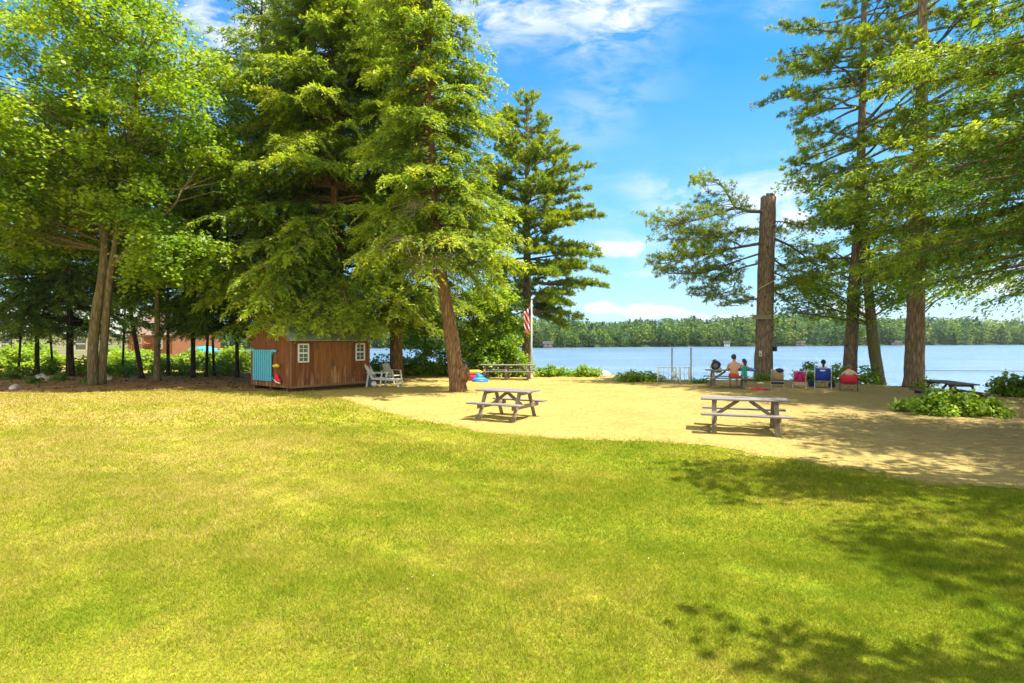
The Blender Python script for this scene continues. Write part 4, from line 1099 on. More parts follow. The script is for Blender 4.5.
# ------------------------------------------------------------------ people
M['skin'] = m_plain('skin', (.50, .27, .15), .5, .3, .06, 5); M['skin_pale'] = m_plain('pale_skin', (.62, .38, .27), .5, .3, .06, 5)
M['hair_dark'] = m_plain('dark_hair', (.022, .014, .010), .5, .4, .3, 30); M['hair_brown'] = m_plain('light_brown_hair', (.16, .10, .05), .5, .4, .3, 30)
M['teal'] = m_plain('teal_fabric', (.01, .26, .22), .8, .15, .12); M['orange'] = m_plain('orange_red_fabric', (.55, .07, .02), .75, .2, .12)
M['blush'] = m_plain('pale_pink_fabric', (.55, .36, .27), .8, .15, .12)
def skin_mesh(name, J, E, m, parent, root='pelvis', grow=0.0, sub=2, smooth=True):
    names = list(dict.fromkeys([a for e in E for a in e])); ix = {n: i for i, n in enumerate(names)}
    me = bpy.data.meshes.new(name); me.from_pydata([J[n][0] for n in names], [(ix[a], ix[b]) for a, b in E], []); me.materials.append(m)
    o = bpy.data.objects.new(name, me); COL.objects.link(o); o.parent = parent
    o.modifiers.new('Skin', 'SKIN'); sv = me.skin_vertices[0].data
    for n, i in ix.items():
        r = J[n][1]; r = r if isinstance(r, tuple) else (r, r); sv[i].radius = (r[0] + grow, r[1] + grow); sv[i].use_root = (n == (root if root in ix else names[0]))
    o.modifiers['Skin'].use_smooth_shade = smooth
    s = o.modifiers.new('Subdivision', 'SUBSURF'); s.levels = sub; s.render_levels = sub
    return o
def hand(J, E, side, wrist, fdir, up=(0, 0, 1), k=1.0):
    w = Vector(wrist); d = Vector(fdir).normalized(); u = Vector(up); s = d.cross(u).normalized(); u = s.cross(d).normalized()
    pal = w + d * .075 * k; J[f'{side}palm'] = (tuple(pal), (.036 * k, .016 * k)); E.append((f'{side}wrist', f'{side}palm'))
    for i, (off, ln) in enumerate(((-.030, .066), (-.010, .076), (.010, .072), (.029, .056))):
        b = pal + s * off * k + d * .01; m1 = b + d * ln * .55 * k - u * .008; t = b + d * ln * k - u * .03 * k
        for nme, p, r in (('a', b, .010), ('b', m1, .0085), ('c', t, .007)): J[f'{side}f{i}{nme}'] = (tuple(p), r * k)
        E += [(f'{side}palm', f'{side}f{i}a'), (f'{side}f{i}a', f'{side}f{i}b'), (f'{side}f{i}b', f'{side}f{i}c')]
    sg = -1 if side == 'r' else 1
    b = w + d * .035 * k + s * (-.034 * sg) * 1; t = b + d * .05 * k + s * (-.03 * sg)
    J[f'{side}t0'] = (tuple(b), .012 * k); J[f'{side}t1'] = (tuple(t), .009 * k); E += [(f'{side}palm', f'{side}t0'), (f'{side}t0', f'{side}t1')]
def person(label, loc, rz, J, hands, skin, hair, garments, hairstyle, k=1.0, group='people at the beach'):
    root = thing('person', label, 'person', loc, rz, group)
    E = [('pelvis', 'waist'), ('waist', 'chest'), ('chest', 'neck'), ('neck', 'jaw'), ('jaw', 'head'), ('head', 'crown')]
    for s in 'lr':
        E += [('chest', s + 'sh'), (s + 'sh', s + 'el'), (s + 'el', s + 'wrist'), ('pelvis', s + 'hip'), (s + 'hip', s + 'knee'), (s + 'knee', s + 'ank'), (s + 'ank', s + 'toe')]
    base = list(E)
    for s, d in hands.items(): hand(J, E, s, J[s + 'wrist'][0], d, k=k)
    h = Vector(J['head'][0]); f = (Vector(J['nosedir'][0])).normalized(); del J['nosedir']
    J['nose'] = (tuple(h + f * .112 * k - Vector((0, 0, .012))), .010 * k); E.append(('head', 'nose'))
    body = skin_mesh('body', J, E, skin, root)
    up = Vector((0, 0, 1)); sd = f.cross(up).normalized()
    for sg in (-1, 1):
        q = MB(); q.blob(tuple(h + f * .088 * k + sd * .033 * sg * k + up * .012), (.012 * k, .012 * k, .009 * k), 1, 0); q.build('eye', M['black'], root, True)
        q = MB(); q.blob(tuple(h + sd * .088 * sg * k - f * .01), (.014 * k, .022 * k, .032 * k), 1, .05); q.build('ear', skin, root, True)
    q = MB(); q.tube([tuple(h + f * .093 * k + sd * .02 * k - up * .05 * k), tuple(h + f * .098 * k - up * .05 * k), tuple(h + f * .093 * k - sd * .02 * k - up * .05 * k)], .006 * k, 6); q.build('mouth', M['pink'], root, True)
    q = MB(); c = h - f * .018 * k + up * .035 * k; q.blob(tuple(c), (.098 * k, .108 * k, .112 * k), 7, .05, 16, 12)
    if hairstyle == 'long':
        q.tube([tuple(c - f * .06 * k), tuple(c - f * .09 * k - up * .12 * k), tuple(c - f * .08 * k - up * .27 * k)], [.085 * k, .075 * k, .03 * k], 10)
    if hairstyle == 'bun':
        q.blob(tuple(c - f * .10 * k + up * .06), (.05 * k, .05 * k, .05 * k), 3, .05)
        q.tube([tuple(c - f * .1 * k), tuple(c - f * .12 * k - up * .14), tuple(c - f * .10 * k - up * .24)], [.035, .03, .012], 8)
    q.build('hair', hair, root, True)
    for nm, edges, m, g in garments: skin_mesh(nm, J, edges, m, root, grow=g)
    return root
def seated(k=1.0, seat=.46, lean=0.0):
    z = seat + .10 * k
    J = {'pelvis': ((0, 0, z), (.155 * k, .115 * k)), 'waist': ((0, .02 - lean * .3, z + .20 * k), (.135 * k, .10 * k)), 'chest': ((0, .04 - lean, z + .40 * k), (.165 * k, .105 * k)),
         'neck': ((0, .055 - lean * 1.15, z + .55 * k), .055 * k), 'jaw': ((0, .085 - lean * 1.2, z + .63 * k), (.062 * k, .07 * k)), 'head': ((0, .085 - lean * 1.25, z + .72 * k), (.082 * k, .095 * k)), 'crown': ((0, .075 - lean * 1.25, z + .80 * k), (.06 * k, .07 * k))}
    for s, g in (('l', -1), ('r', 1)):
        J[s + 'sh'] = ((g * .18 * k, .03 - lean, z + .46 * k), .062 * k); J[s + 'hip'] = ((g * .095 * k, .04, z - .01), .095 * k)
        J[s + 'knee'] = ((g * .13 * k, .44 * k, z + .01), .062 * k); J[s + 'ank'] = ((g * .13 * k, .42 * k, max(.09, z - .42 * k)), .042 * k); J[s + 'toe'] = ((g * .14 * k, .58 * k, max(.04, z - .47 * k)), .03 * k)
        J[s + 'el'] = ((g * .27 * k, .10, z + .22 * k), .045 * k); J[s + 'wrist'] = ((g * .22 * k, .34 * k, z + .22 * k), .030 * k)
    return J
LEGS = [('pelvis', 'lhip'), ('lhip', 'lthigh'), ('pelvis', 'rhip'), ('rhip', 'rthigh'), ('pelvis', 'low')]
# man on the near bench, arm stretched to the right
J = seated(1.0, .46)
J['rel'] = ((.40, .16, .90), .045); J['rwrist'] = ((.63, .30, .86), .030); J['nosedir'] = ((.5, .8, 0), 0)
J['lwrist'] = ((-.16, .36, .82), .03)
for s, g in (('l', -1), ('r', 1)): J[s + 'thigh'] = ((g * .125, .32, .565), .085)
J['low'] = ((0, 0, .64), (.15, .115))
def l4(x, y): return (T4[0] + x * math.cos(R4) - y * math.sin(R4), T4[1] + x * math.sin(R4) + y * math.cos(R4))
tm4 = l4(.16, -.66)
person('shirtless man in orange red shorts sitting on the picnic bench', (tm4[0], tm4[1], hz(*tm4)), R4 - .05, J, {'l': (.3, .9, -.05), 'r': (.9, .35, 0)}, M['skin'], M['hair_dark'],
       [('shorts', LEGS, M['orange'], .014)], 'short')
# child kneeling on the bench at his side
J = {'pelvis': ((0, -.02, .62), (.10, .085)), 'waist': ((0, .0, .74), (.09, .075)), 'chest': ((0, .02, .90), (.105, .08)), 'neck': ((0, .03, 1.0), .038), 'jaw': ((0, .05, 1.055), (.05, .055)), 'head': ((0, .05, 1.13), (.068, .078)), 'crown': ((0, .04, 1.19), (.05, .06)), 'nosedir': ((-.5, .8, -.1), 0), 'hem': ((0, -.01, .52), (.12, .11))}
for s, g in (('l', -1), ('r', 1)):
    J[s + 'sh'] = ((g * .12, .02, .93), .042); J[s + 'el'] = ((g * .17, .10, .82), .032); J[s + 'wrist'] = ((g * .12, .26, .80), .022)
    J[s + 'hip'] = ((g * .06, .0, .60), .07); J[s + 'knee'] = ((g * .08, .15, .515), .045); J[s + 'ank'] = ((g * .08, -.16, .50), .03); J[s + 'toe'] = ((g * .08, -.28, .49), .022)
tc4 = l4(.54, -.62)
person('child in a teal dress kneeling on the bench beside the man', (tc4[0], tc4[1], hz(*tc4)), R4 + .1, J, {'l': (.1, .95, -.05), 'r': (-.1, .95, -.05)}, M['skin'], M['hair_dark'],
       [('dress', [('pelvis', 'hem'), ('pelvis', 'waist'), ('waist', 'chest'), ('chest', 'lsh'), ('chest', 'rsh')], M['teal'], .014)], 'long', k=.8)
# things on that table
def on4(x, y, z): p = l4(x, y); return (p[0], p[1], z + hz(*T4))
bp = thing('backpack', 'black backpack with pale strap standing on the table top', 'backpack', on4(-.50, .0, .762), R4)
q = MB(); q.blob((0, 0, .19), (.22, .14, .20), 9, .07, 16, 10, flat=-.19); q.build('bag', M['black'], bp, True)
q = MB(); q.blob((0, -.12, .14), (.13, .06, .11), 3, .05); q.build('pocket', m_plain('grey_fabric', (.10, .10, .11), .8), bp, True)
q = MB(); q.tube([(-.13, -.1, .32), (-.20, -.15, .22), (-.19, -.13, .06)], .026, 6); q.build('strap', M['white'], bp, True)
q = MB(); q.tube([(-.05, 0, .36), (-.03, 0, .42), (.03, 0, .42), (.05, 0, .36)], .012, 6); q.build('handle', M['black'], bp, True)
q = MB(); q.blob((0, 0, 0), (.30, .16, .06), 6, .22, 16, 8, flat=-.02); q.blob((.22, -.2, -.02), (.13, .05, .055), 8, .2)
o = q.build('towel', M['blue'], None, True); o.location = on4(.66, .02, .782); tag(o, 'bright blue towel heaped on the table by the child', 'towel')
# bag on the far bench under the table
q = MB(); q.blob((0, 0, .12), (.16, .12, .13), 12, .12, flat=-.12); o = q.build('bag', m_plain('pale_green_fabric', (.25, .33, .22), .8), None, True); o.location = on4(-.30, .68, .582); tag(o, 'pale green bag lying on the far bench under the backpack', 'bag')

# ------------------------------------------------------------------ beach chairs (backs to the camera)
def beach_chair(name, label, px, d, rz, fab, frame, style, rec=.30, wid=.58, sz=.34, bh=.58, sc_=.82):
    x = gx(px, d); root = thing(name, label, 'chair', (x, d, hz(x, d)), rz, 'folding beach chairs facing the lake')
    root.scale = (sc_,) * 3
    w = wid / 2
    s = MB(); s.add([(-w + .03, 0, sz), (w - .03, 0, sz), (w - .03, .25, sz - .04), (-w + .03, .25, sz - .04), (-w + .03, .46, sz + .04), (w - .03, .46, sz + .04)], [(0, 1, 2, 3), (3, 2, 5, 4)])
    so = s.build('seat', M[fab], root); sl = so.modifiers.new('Solidify', 'SOLIDIFY'); sl.thickness = .016
    b = MB(); n = 5
    vs = []; fs = []
    for i in range(n + 1):
        t = i / n; y = -rec * t - .05 * math.sin(PI * t); z = sz + bh * t
        vs += [(-w + .03, y, z), (0, y - .03, z), (w - .03, y, z)]
    for i in range(n): fs += [(3 * i, 3 * i + 1, 3 * i + 4, 3 * i + 3), (3 * i + 1, 3 * i + 2, 3 * i + 5, 3 * i + 4)]
    b.add(vs, fs); bo_ = b.build('backrest', M[fab], root, True); sl = bo_.modifiers.new('Solidify', 'SOLIDIFY'); sl.thickness = .016
    for sg in (-1, 1):
        f = MB(); X_ = sg * w
        f.tube([(X_, -rec - .01, sz + bh + .02), (X_, 0, sz), (X_, .48, sz + .05)], .014, 6, True)
        f.tube([(X_, .44, sz + .03), (X_, -.22, .014)], .014, 6); f.tube([(X_, .02, sz), (X_, .42, .014)], .014, 6)
        f.build('side_frame', M[frame], root, True)
        a = MB(); a.box((X_, .16, sz + .235), (.055, .46, .026)); ao = a.build('armrest', M[frame], root, bev=.006)
        a = MB(); a.tube([(X_, -.09, sz + .22), (X_, -.12, sz + .2)], .012, 6); a.tube([(X_, .34, sz + .22), (X_, .36, sz + .02)], .012, 6); a.build('arm_post', M[frame], ao, True)
    c = MB(); c.tube([(-w, -.215, .02), (w, -.215, .02)], .013, 6); c.tube([(-w, -rec - .01, sz + bh + .02), (w, -rec - .01, sz + bh + .02)], .013, 6); c.tube([(-w, 0, sz - .02), (w, 0, sz - .02)], .012, 6)
    c.build('crossbar', M[frame], root, True)
    if style == 'tan':
        q = MB(); q.blob((.10, -rec - .01, sz + bh - .02), (.19, .07, .10), 5, .15); q.build('headrest', M['navy'], root, True)
        q = MB(); q.tube([(-w, -.1, sz - .1), (w, -.1, sz - .1)], .05, 8); q.build('storage_pouch', M['navy'], root, True)
    if style == 'pink':
        for sg in (-1, 1):
            q = MB(); q.tube([(sg * .06, -rec - .05, sz + bh - .04), (sg * .10, -rec * .8 - .14, sz + bh * .6), (sg * .17, -rec * .4 - .09, sz + bh * .2)], .026, 6, sq=.6); q.build('shoulder_strap', M['purple'], root, True)
        q = MB(); q.box((0, -.06, sz - .10), (.46, .1, .15)); q.build('storage_pouch', M['tan'], root, bev=.02)
        q = MB(); q.box((0, -rec - .05, sz + bh - .03), (.16, .03, .05)); q.build('top_band', M['purple'], root, bev=.01)
    if style == 'royal':
        q = MB(); q.box((-.02, -rec - .03, sz + bh - .09), (.20, .012, .06)); q.build('pale_patch', M['white'], root, bev=.004)
    return root
beach_chair('beach_chair', 'empty tan folding chair with white frame and navy roll on top', 777.5, 23.3, -.42, 'tan', 'plastic_white', 'tan')
beach_chair('beach_chair', 'empty pink folding chair with purple straps', 799.5, 22.9, -.44, 'pink', 'plastic_white', 'pink', bh=.52)
beach_chair('beach_chair', 'royal blue folding chair with a person sitting in it', 823, 22.7, -.48, 'royal', 'plastic_white', 'royal', wid=.66, sz=.38, bh=.56, rec=.22, sc_=.9)
beach_chair('beach_chair', 'red folding chair with a person slumped in it', 849, 21.7, -.50, 'red', 'darkmetal', 'red', wid=.66, sz=.36, bh=.34, rec=.12, sc_=.9)
J = seated(.88, .33, .10); J['nosedir'] = ((.1, 1, -.1), 0)
x_ = gx(823.5, 22.92); person('person with dark tied hair sitting in the blue chair', (x_, 22.92, hz(x_, 22.92)), -.48, J, {'l': (.1, .95, -.1), 'r': (-.1, .95, -.1)}, M['skin_pale'], M['hair_dark'],
       [('swimsuit', [('pelvis', 'waist'), ('waist', 'chest'), ('pelvis', 'lhip'), ('pelvis', 'rhip')], M['teal'], .012)], 'bun', k=.92)
J = seated(.82, .29, -.02); J['nosedir'] = ((.0, 1, -.45), 0)
for q_ in ('jaw', 'head', 'crown'):
    (a_, b_, c_), r_ = J[q_]; J[q_] = ((a_ - .02, b_ + .06, c_ - .05), r_)
for s, g in (('l', -1), ('r', 1)): J[s + 'el'] = ((g * .31, .06, .56), .04); J[s + 'wrist'] = ((g * .32, .28, .52), .027)
x_ = gx(849.5, 21.9); person('person with light brown hair and pale top in the red chair', (x_, 21.9, hz(x_, 21.9)), -.50, J, {'l': (.1, .95, -.1), 'r': (-.1, .95, -.1)}, M['skin_pale'], M['hair_brown'],
       [('top', [('pelvis', 'waist'), ('waist', 'chest'), ('chest', 'lsh'), ('chest', 'rsh')], M['blush'], .014), ('shorts', [('pelvis', 'lhip'), ('pelvis', 'rhip')], M['red'], .014)], 'short', k=.9)
# towel, paper and sandals on the sand
def ground_blob(name, label, cat, px, py, size, m, seed, rz=0, amp=.2):
    d = gd(py); x = gx(px, d); q = MB(); q.blob((0, 0, 0), size, seed, amp, 16, 8, flat=-size[2] * .3); o = q.build(name, m, None, True); o.location = (x, d, hz(x, d) + .02 + size[2] * .3); o.rotation_euler = (0, 0, rz); return tag(o, label, cat)
ground_blob('towel', 'crumpled red towel lying on the sand before the tan chair', 'towel', 759.5, 390.5, (.34, .16, .075), M['red'], 31, -.15, .35)
ground_blob('sandal', 'dark sandal beside the crumpled red towel', 'sandal', 766, 391, (.13, .06, .04), M['navy'], 33, -.3)
ground_blob('paper_bag', 'small white crumpled paper left of the tan chair', 'litter', 760.5, 384.6, (.15, .10, .05), M['white'], 35)
ground_blob('tote_bag', 'dark bag on the sand between the pink and blue chairs', 'bag', 811.5, 387.5, (.13, .12, .20), M['navy'], 37)
ground_blob('tote_bag', 'dark green bag at the right side of the blue chair', 'bag', 832, 388, (.12, .12, .16), M['black'], 39)
# floats behind the leaning hemlock
yb = thing('pool_float', 'long yellow float lying on the sand behind the leaning hemlock', 'pool float', (gx(473, 27.2), 27.2, hz(gx(473, 27.2), 27.2) + .42), .1, 'floats on the sand')
q = MB(); q.tube([(-.5, 0, 0), (-.4, 0, .02), (.3, 0, .03), (.45, 0, 0)], [.05, .10, .10, .04], 10, sq=1.0); q.build('tube', M['yellow'], yb, True)
q = MB(); q.blob((0, 0, -.24), (.28, .12, .18), 7, .1); q.build('seat_pad', M['pink'], yb, True)
bf = thing('pool_float', 'bright blue inflatable float heaped on the sand', 'pool float', (gx(479.5, 26.6), 26.6, hz(gx(479.5, 26.6), 26.6)), .3, 'floats on the sand')
q = MB(); q.blob((0, 0, .12), (.36, .24, .13), 8, .2, 18, 10); q.blob((.0, .1, .26), (.20, .16, .13), 9, .2); q.build('body', M['blue'], bf, True)
q = MB(); q.tube([(-.34, -.12, .08), (0, -.26, .05), (.36, -.1, .06)], .07, 8); q.build('rim', M['blue'], bf, True)
ground_blob('pool_float', 'small pink float between the yellow and blue floats', 'pool float', 474, 381, (.2, .15, .12), M['pink'], 41)

# ------------------------------------------------------------------ flagpole, railing, trunk fittings
fd = 29.7; fx = gx(531.5, fd); fp = thing('flagpole', 'slim white flagpole in front of the white pine', 'flagpole', (fx, fd, hz(fx, fd)), 0)
q = MB(); q.tube([(0, 0, 0), (0, 0, 2), (0, 0, 4.15)], [.05, .042, .032], 10); q.build('pole', M['white'], fp, True)
q = MB(); q.blob((0, 0, 4.2), (.06, .06, .06), 1, 0); q.build('finial', M['grey'], fp, True)
q = MB(); q.box((-.22, 0, .28), (.09, .09, .62)); q.box((0, 0, .05), (.2, .2, .1)); q.build('base_post', M['white'], fp, bev=.005)
q = MB(); q.tube([(-.06, -.02, 4.0), (-.065, -.02, 1.0)], .005, 4); q.build('halyard', M['white'], fp)
def m_flag():
    m, nt, out = mat('striped_flag_cloth'); co = objco(nt); sep = nt.nodes.new('ShaderNodeSeparateXYZ'); L(nt, co, sep.inputs[0])
    u = math_(nt, 'ADD', math_(nt, 'MULTIPLY', sep.outputs[0], 5.2), math_(nt, 'MULTIPLY', sep.outputs[2], 2.6)); fr = math_(nt, 'FRACT', u)
    c = ramp(nt, fr, [(0, (.55, .02, .03)), (.52, (.72, .70, .68))], 'CONSTANT').outputs[0]
    principled(nt, out, c, .8, .1); return m
fl = thing('flag', 'limp red and white striped flag hanging on the flagpole', 'flag', (fx - .06, fd - .02, hz(fx, fd) + 3.78), 0)
v = []; fs = []; NU, NV = 13, 16
for j in range(NV):
    t = j / (NV - 1)
    for i in range(NU):
        s = i / (NU - 1); width = .34 * (1 - .45 * max(0, t - .55) / .45)
        v.append((-.02 - s * width, .09 * math.sin(s * 11 + t * 1.2) * (.5 + .5 * t), -1.35 * t - .30 * s * (1 - .3 * t)))
for j in range(NV - 1):
    for i in range(NU - 1): a = j * NU + i; fs.append((a, a + 1, a + NU + 1, a + NU))
q = MB(); q.add(v, fs); o = q.build('cloth', m_flag(), fl, True); sl = o.modifiers.new('Solidify', 'SOLIDIFY'); sl.thickness = .006
q = MB(); q.box((-.03, -.075, -.30), (.1, .02, .36)); q.build('canton', M['navy'], fl, bev=.005)

rd = 26.8; rx = gx(676, rd)
rl = thing('dock_railing', 'white dock railing with two tall posts above the water', 'railing', (rx, rd, 0), 0)
def RX(px): return gx(px, rd) - rx
zb_ = -.9
for px in (672, 691):
    q = MB(); q.tube([(RX(px), 0, zb_), (RX(px), 0, 1.62)], .045, 10); q.build('tall_post', M['grey'], rl, True)
for px in (657, 675.5, 679, 689):
    q = MB(); q.tube([(RX(px), -.1, zb_), (RX(px), -.1, .72)], .034, 8); q.build('short_post', M['white'], rl, True)
q = MB()
for a, b in ((656, 675), (678, 690)):
    for z in (.68, .1): q.tube([(RX(a), -.1, z), (RX(b), -.1, z)], .022, 6)
    for k in np.linspace(a + 2, b - 2, 4 if b - a > 15 else 3): q.tube([(RX(k), -.1, .1), (RX(k), -.1, .68)], .014, 6)
q.build('rails', M['white'], rl, True)
q = MB()
for px in (676, 692): q.tube([(RX(px), -.1, .25), (RX(px + 7), -.5, -.35)], .026, 6)
q.build('brace', M['grey'], rl, True)
q = MB(); q.blob((RX(673), -.12, .35), (.16, .1, .14), 3, .2); q.build('life_ring_cover', M['white'], rl, True)
q = MB()
for i in range(14): q.box((RX(676), .4 + .3 * i, -.62), (1.9, .28, .06))
for sx in (-.8, .8):
    for yy in (1.2, 3.8): q.tube([(RX(676) + sx, yy, -2.4), (RX(676) + sx, yy, -.62)], .05, 8)
q.build('deck', M['wood_grey'], rl)

# fittings on the topped pine: each faces the camera side of the trunk
def on_trunk(px, py, dd): return W(px, py, Ds - dd)
p = on_trunk(762, 317, .42)
q = MB(); q.box((0, 0, 0), (.92, .05, .22)); o = q.build('board', m_wood('nailed_board_wood', (.16, .13, .09), (.30, .24, .17), 0), None, bev=.006); o.location = p; tag(o, 'weathered board nailed across the topped pine', 'board')
sg = thing('notice', 'small pale notice pinned to the topped pine trunk', 'notice', on_trunk(760.5, 353.5, .475), 0)
q = MB(); q.box((0, 0, 0), (.14, .02, .27)); q.build('panel', m_plain('pale_paper', (.60, .58, .45), .6, .2, .1), sg)
q = MB(); q.box((-.005, -.014, -.04), (.09, .006, .08)); q.box((.02, -.014, .08), (.05, .006, .03)); q.build('print', m_plain('faded_print', (.16, .18, .08), .7), sg)
q = MB(); q.box((0, 0, 0), (.18, .2, .22)); q.box((0, 0, .13), (.24, .26, .03)); o = q.build('bird_box', M['black'], None, bev=.008); w_ = W(773.5, 349, Ds); o.location = (w_[0] + .02, Ds - .05, w_[2]); tag(o, 'small black box fixed to the right side of the topped pine', 'box')
pts_ = []
for i in range(15):
    a = -PI * (.02 + .96 * i / 14); z = W(0, 291 - 14 * i / 14, Ds)[2]
    cx = gx(765.5, Ds); pts_.append((cx - .43 * math.cos(-a) , Ds - .43 * math.sin(-a), z))
q = MB(); q.tube(pts_, .018, 6); o = q.build('rope', m_plain('pale_rope', (.52, .45, .28), .8), None, True); tag(o, 'pale rope wound diagonally round the topped pine', 'rope')
# swim line
pts_ = [(x, 54 + .6 * math.sin(x * .2), -.97) for x in np.linspace(39, 52, 40)]
q = MB(); q.tube(pts_, .03, 6); o = q.build('swim_rope', M['darkmetal'], None, True); tag(o, 'dark floating swim line out on the lake', 'rope')

# ------------------------------------------------------------------ houses
def house(name, label, x, y, rz, w, d, h, rh, wm_, rm_, wins, z=0.0, group=None, cat='house', trim='white'):
    root = thing(name, label, cat, (x, y, z), rz, group)
    b = MB(); b.box((0, 0, h / 2), (w, d, h)); b.add([(-w / 2, -d / 2, h), (-w / 2, d / 2, h), (-w / 2, 0, h + rh)], [(0, 1, 2)]); b.add([(w / 2, -d / 2, h), (w / 2, d / 2, h), (w / 2, 0, h + rh)], [(2, 1, 0)])
    b.build('wall', wm_, root)
    r = MB(); o = .35; sl = rh / (d / 2); th = .12
    for sg_ in (-1, 1):
        y0, z0 = sg_ * (d / 2 + o), h - sl * o; vs = []
        for lift in (.02, .02 + th):
            vs += [(-w / 2 - o, y0, z0 + lift), (w / 2 + o, y0, z0 + lift), (w / 2 + o, 0, h + rh + lift), (-w / 2 - o, 0, h + rh + lift)]
        r.add(vs, [(0, 1, 2, 3), (7, 6, 5, 4), (0, 4, 5, 1), (1, 5, 6, 2), (3, 2, 6, 7), (0, 3, 7, 4)])
    r.build('roof', rm_, root)
    for wx, wz, ww, wh in wins:
        f = MB()
        for dx in (-ww / 2, ww / 2): f.box((wx + dx, -d / 2 - .03, wz), (.09, .1, wh + .09))
        for dz in (-wh / 2, 0, wh / 2): f.box((wx, -d / 2 - .035, wz + dz), (ww + .09, .09, .09))
        fo = f.build('window', M[trim], root); q = MB(); q.box((wx, -d / 2 - .01, wz), (ww, .03, wh)); q.build('pane', M['glass'], fo)
    return root
def m_siding(name, col, step=.18):
    m, nt, out = mat(name); co = objco(nt); sep = nt.nodes.new('ShaderNodeSeparateXYZ'); L(nt, co, sep.inputs[0])
    fr = math_(nt, 'FRACT', math_(nt, 'MULTIPLY', sep.outputs[2], 1 / step)); n = noise(nt, co, 1.2, 4)
    c = ramp(nt, n.outputs[0], [(.3, tuple(q * .85 for q in col)), (.7, col)]).outputs[0]
    c = mixc(nt, ramp(nt, fr, [(.0, (1, 1, 1)), (.12, (0, 0, 0))]).outputs[0], c, tuple(q * .45 for q in col))
    principled(nt, out, c, .7, .2, bump(nt, fr, .5, .03)); return m
hh = house('house', 'long pale house with grey roof seen through the left trees', gx(75, 62), 62, .12, 26, 8, 2.7, 2.6, m_siding('pale_green_siding', (.52, .56, .44), .3), m_plain('pale_grey_roofing', (.24, .26, .22), .9), [(-9, 1.6, 1.1, 1.3), (-4, 1.6, 1.1, 1.3), (3, 1.6, 1.1, 1.3), (9, 1.6, 1.1, 1.3)])
q = MB(); q.box((-7, -4.06, 1.05), (1.0, .08, 2.05)); q.build('door', m_plain('brown_door_paint', (.25, .10, .05)), hh)
ho = house('house', 'orange brown wooden house with outside stairs behind the left grove', gx(176, 56), 56, -.25, 5.2, 6, 2.6, 2.1, m_siding('orange_brown_boards', (.27, .115, .055), .2), m_plain('brown_roofing', (.22, .15, .12), .9), [(-1.3, 1.7, .8, 1.0), (1.1, 1.7, .8, 1.0)])
q = MB()
for i in range(8): q.box((-2.0 + .32 * i, -3.5, .15 + .22 * i), (.34, .9, .06))
q.bar((-2.2, -3.95, .0), (.5, -3.95, 1.8), .06, .2); q.bar((-2.2, -3.95, .9), (.5, -3.95, 2.7), .06, .06)
for i in range(6): q.box((-2.0 + .45 * i, -3.95, .6 + .3 * i), (.05, .05, .9))
q.build('stairs', m_plain('deck_wood', (.40, .17, .07), .8), ho)
tp = MB(); tp.blob((0, 0, .45), (1.5, .9, .55), 5, .15, 16, 8, flat=-.4); o = tp.build('tarp', m_plain('turquoise_tarp', (.05, .30, .40), .6), None, True); x_ = gx(204, 50); o.location = (x_, 50, hz(x_, 50) + .4); tag(o, 'turquoise tarp covering a low heap right of the orange house', 'tarp')
M['roof_dark'] = m_plain('dark_roofing', (.05, .05, .045), .9)
# cottages and docks on the far shore
for px, dd, w_, col, lab in ((727, 6, 2.4, 'white', 'tiny white boathouse on the far shore left of the topped pine'), (800, 9, 4, 'wood_brown', 'low brown cottage on the far shore between the topped pine and the slender pine'), (896, 10, 4.5, 'wood_brown', 'brown cottage on the far shore seen between the leaning grey trunk and the thickest pine'), (548, 10, 3.4, 'wood_brown', 'small cottage on the far shore beside the white pine trunk')):
    az_ = math.atan((px - 512) / F); r_ = float(shore_r(np.array([az_]))[0]) - 1.0
    house('cottage', lab, math.sin(az_) * r_, math.cos(az_) * r_, -az_, w_, 3, 1.5, .9, M[col], M['roof_dark'], [(-w_ / 4, .9, .6, .6), (w_ / 4, .9, .6, .6)], z=-.9, group='cottages on the far shore')

# ------------------------------------------------------------------ sky, sun, camera
EL, AZ = 65.0, 100.0     # sun elevation; azimuth clockwise from the view direction
sd = Vector((math.cos(math.radians(EL)) * math.sin(math.radians(AZ)), math.cos(math.radians(EL)) * math.cos(math.radians(AZ)), math.sin(math.radians(EL))))
sun = bpy.data.lights.new('Sun', 'SUN'); sun.energy = 5.0; sun.angle = math.radians(.55); sun.color = (1.0, .95, .85)
so = bpy.data.objects.new('Sun', sun); COL.objects.link(so); so.rotation_euler = sd.to_track_quat('Z', 'Y').to_euler(); so.location = (20, -10, 40)
wd = bpy.data.worlds.new('World'); SC.world = wd; wd.use_nodes = True; nt = wd.node_tree; nt.nodes.clear()
out = nt.nodes.new('ShaderNodeOutputWorld'); bg = nt.nodes.new('ShaderNodeBackground'); bg.inputs[1].default_value = .12
sky = nt.nodes.new('ShaderNodeTexSky'); sky.sky_type = 'NISHITA'; sky.sun_disc = False; sky.sun_elevation = math.radians(EL); sky.sun_rotation = math.radians(AZ); sky.air_density = 1.0; sky.dust_density = .4; sky.ozone_density = 2.0
co = nt.nodes.new('ShaderNodeTexCoord').outputs['Generated']
sep = nt.nodes.new('ShaderNodeSeparateXYZ'); L(nt, co, sep.inputs[0])
ya = math_(nt, 'MAXIMUM', sep.outputs[1], .05)
u = math_(nt, 'DIVIDE', sep.outputs[0], ya); v_ = math_(nt, 'DIVIDE', sep.outputs[2], ya)
uv = nt.nodes.new('ShaderNodeCombineXYZ'); L(nt, u, uv.inputs[0]); L(nt, v_, uv.inputs[1])
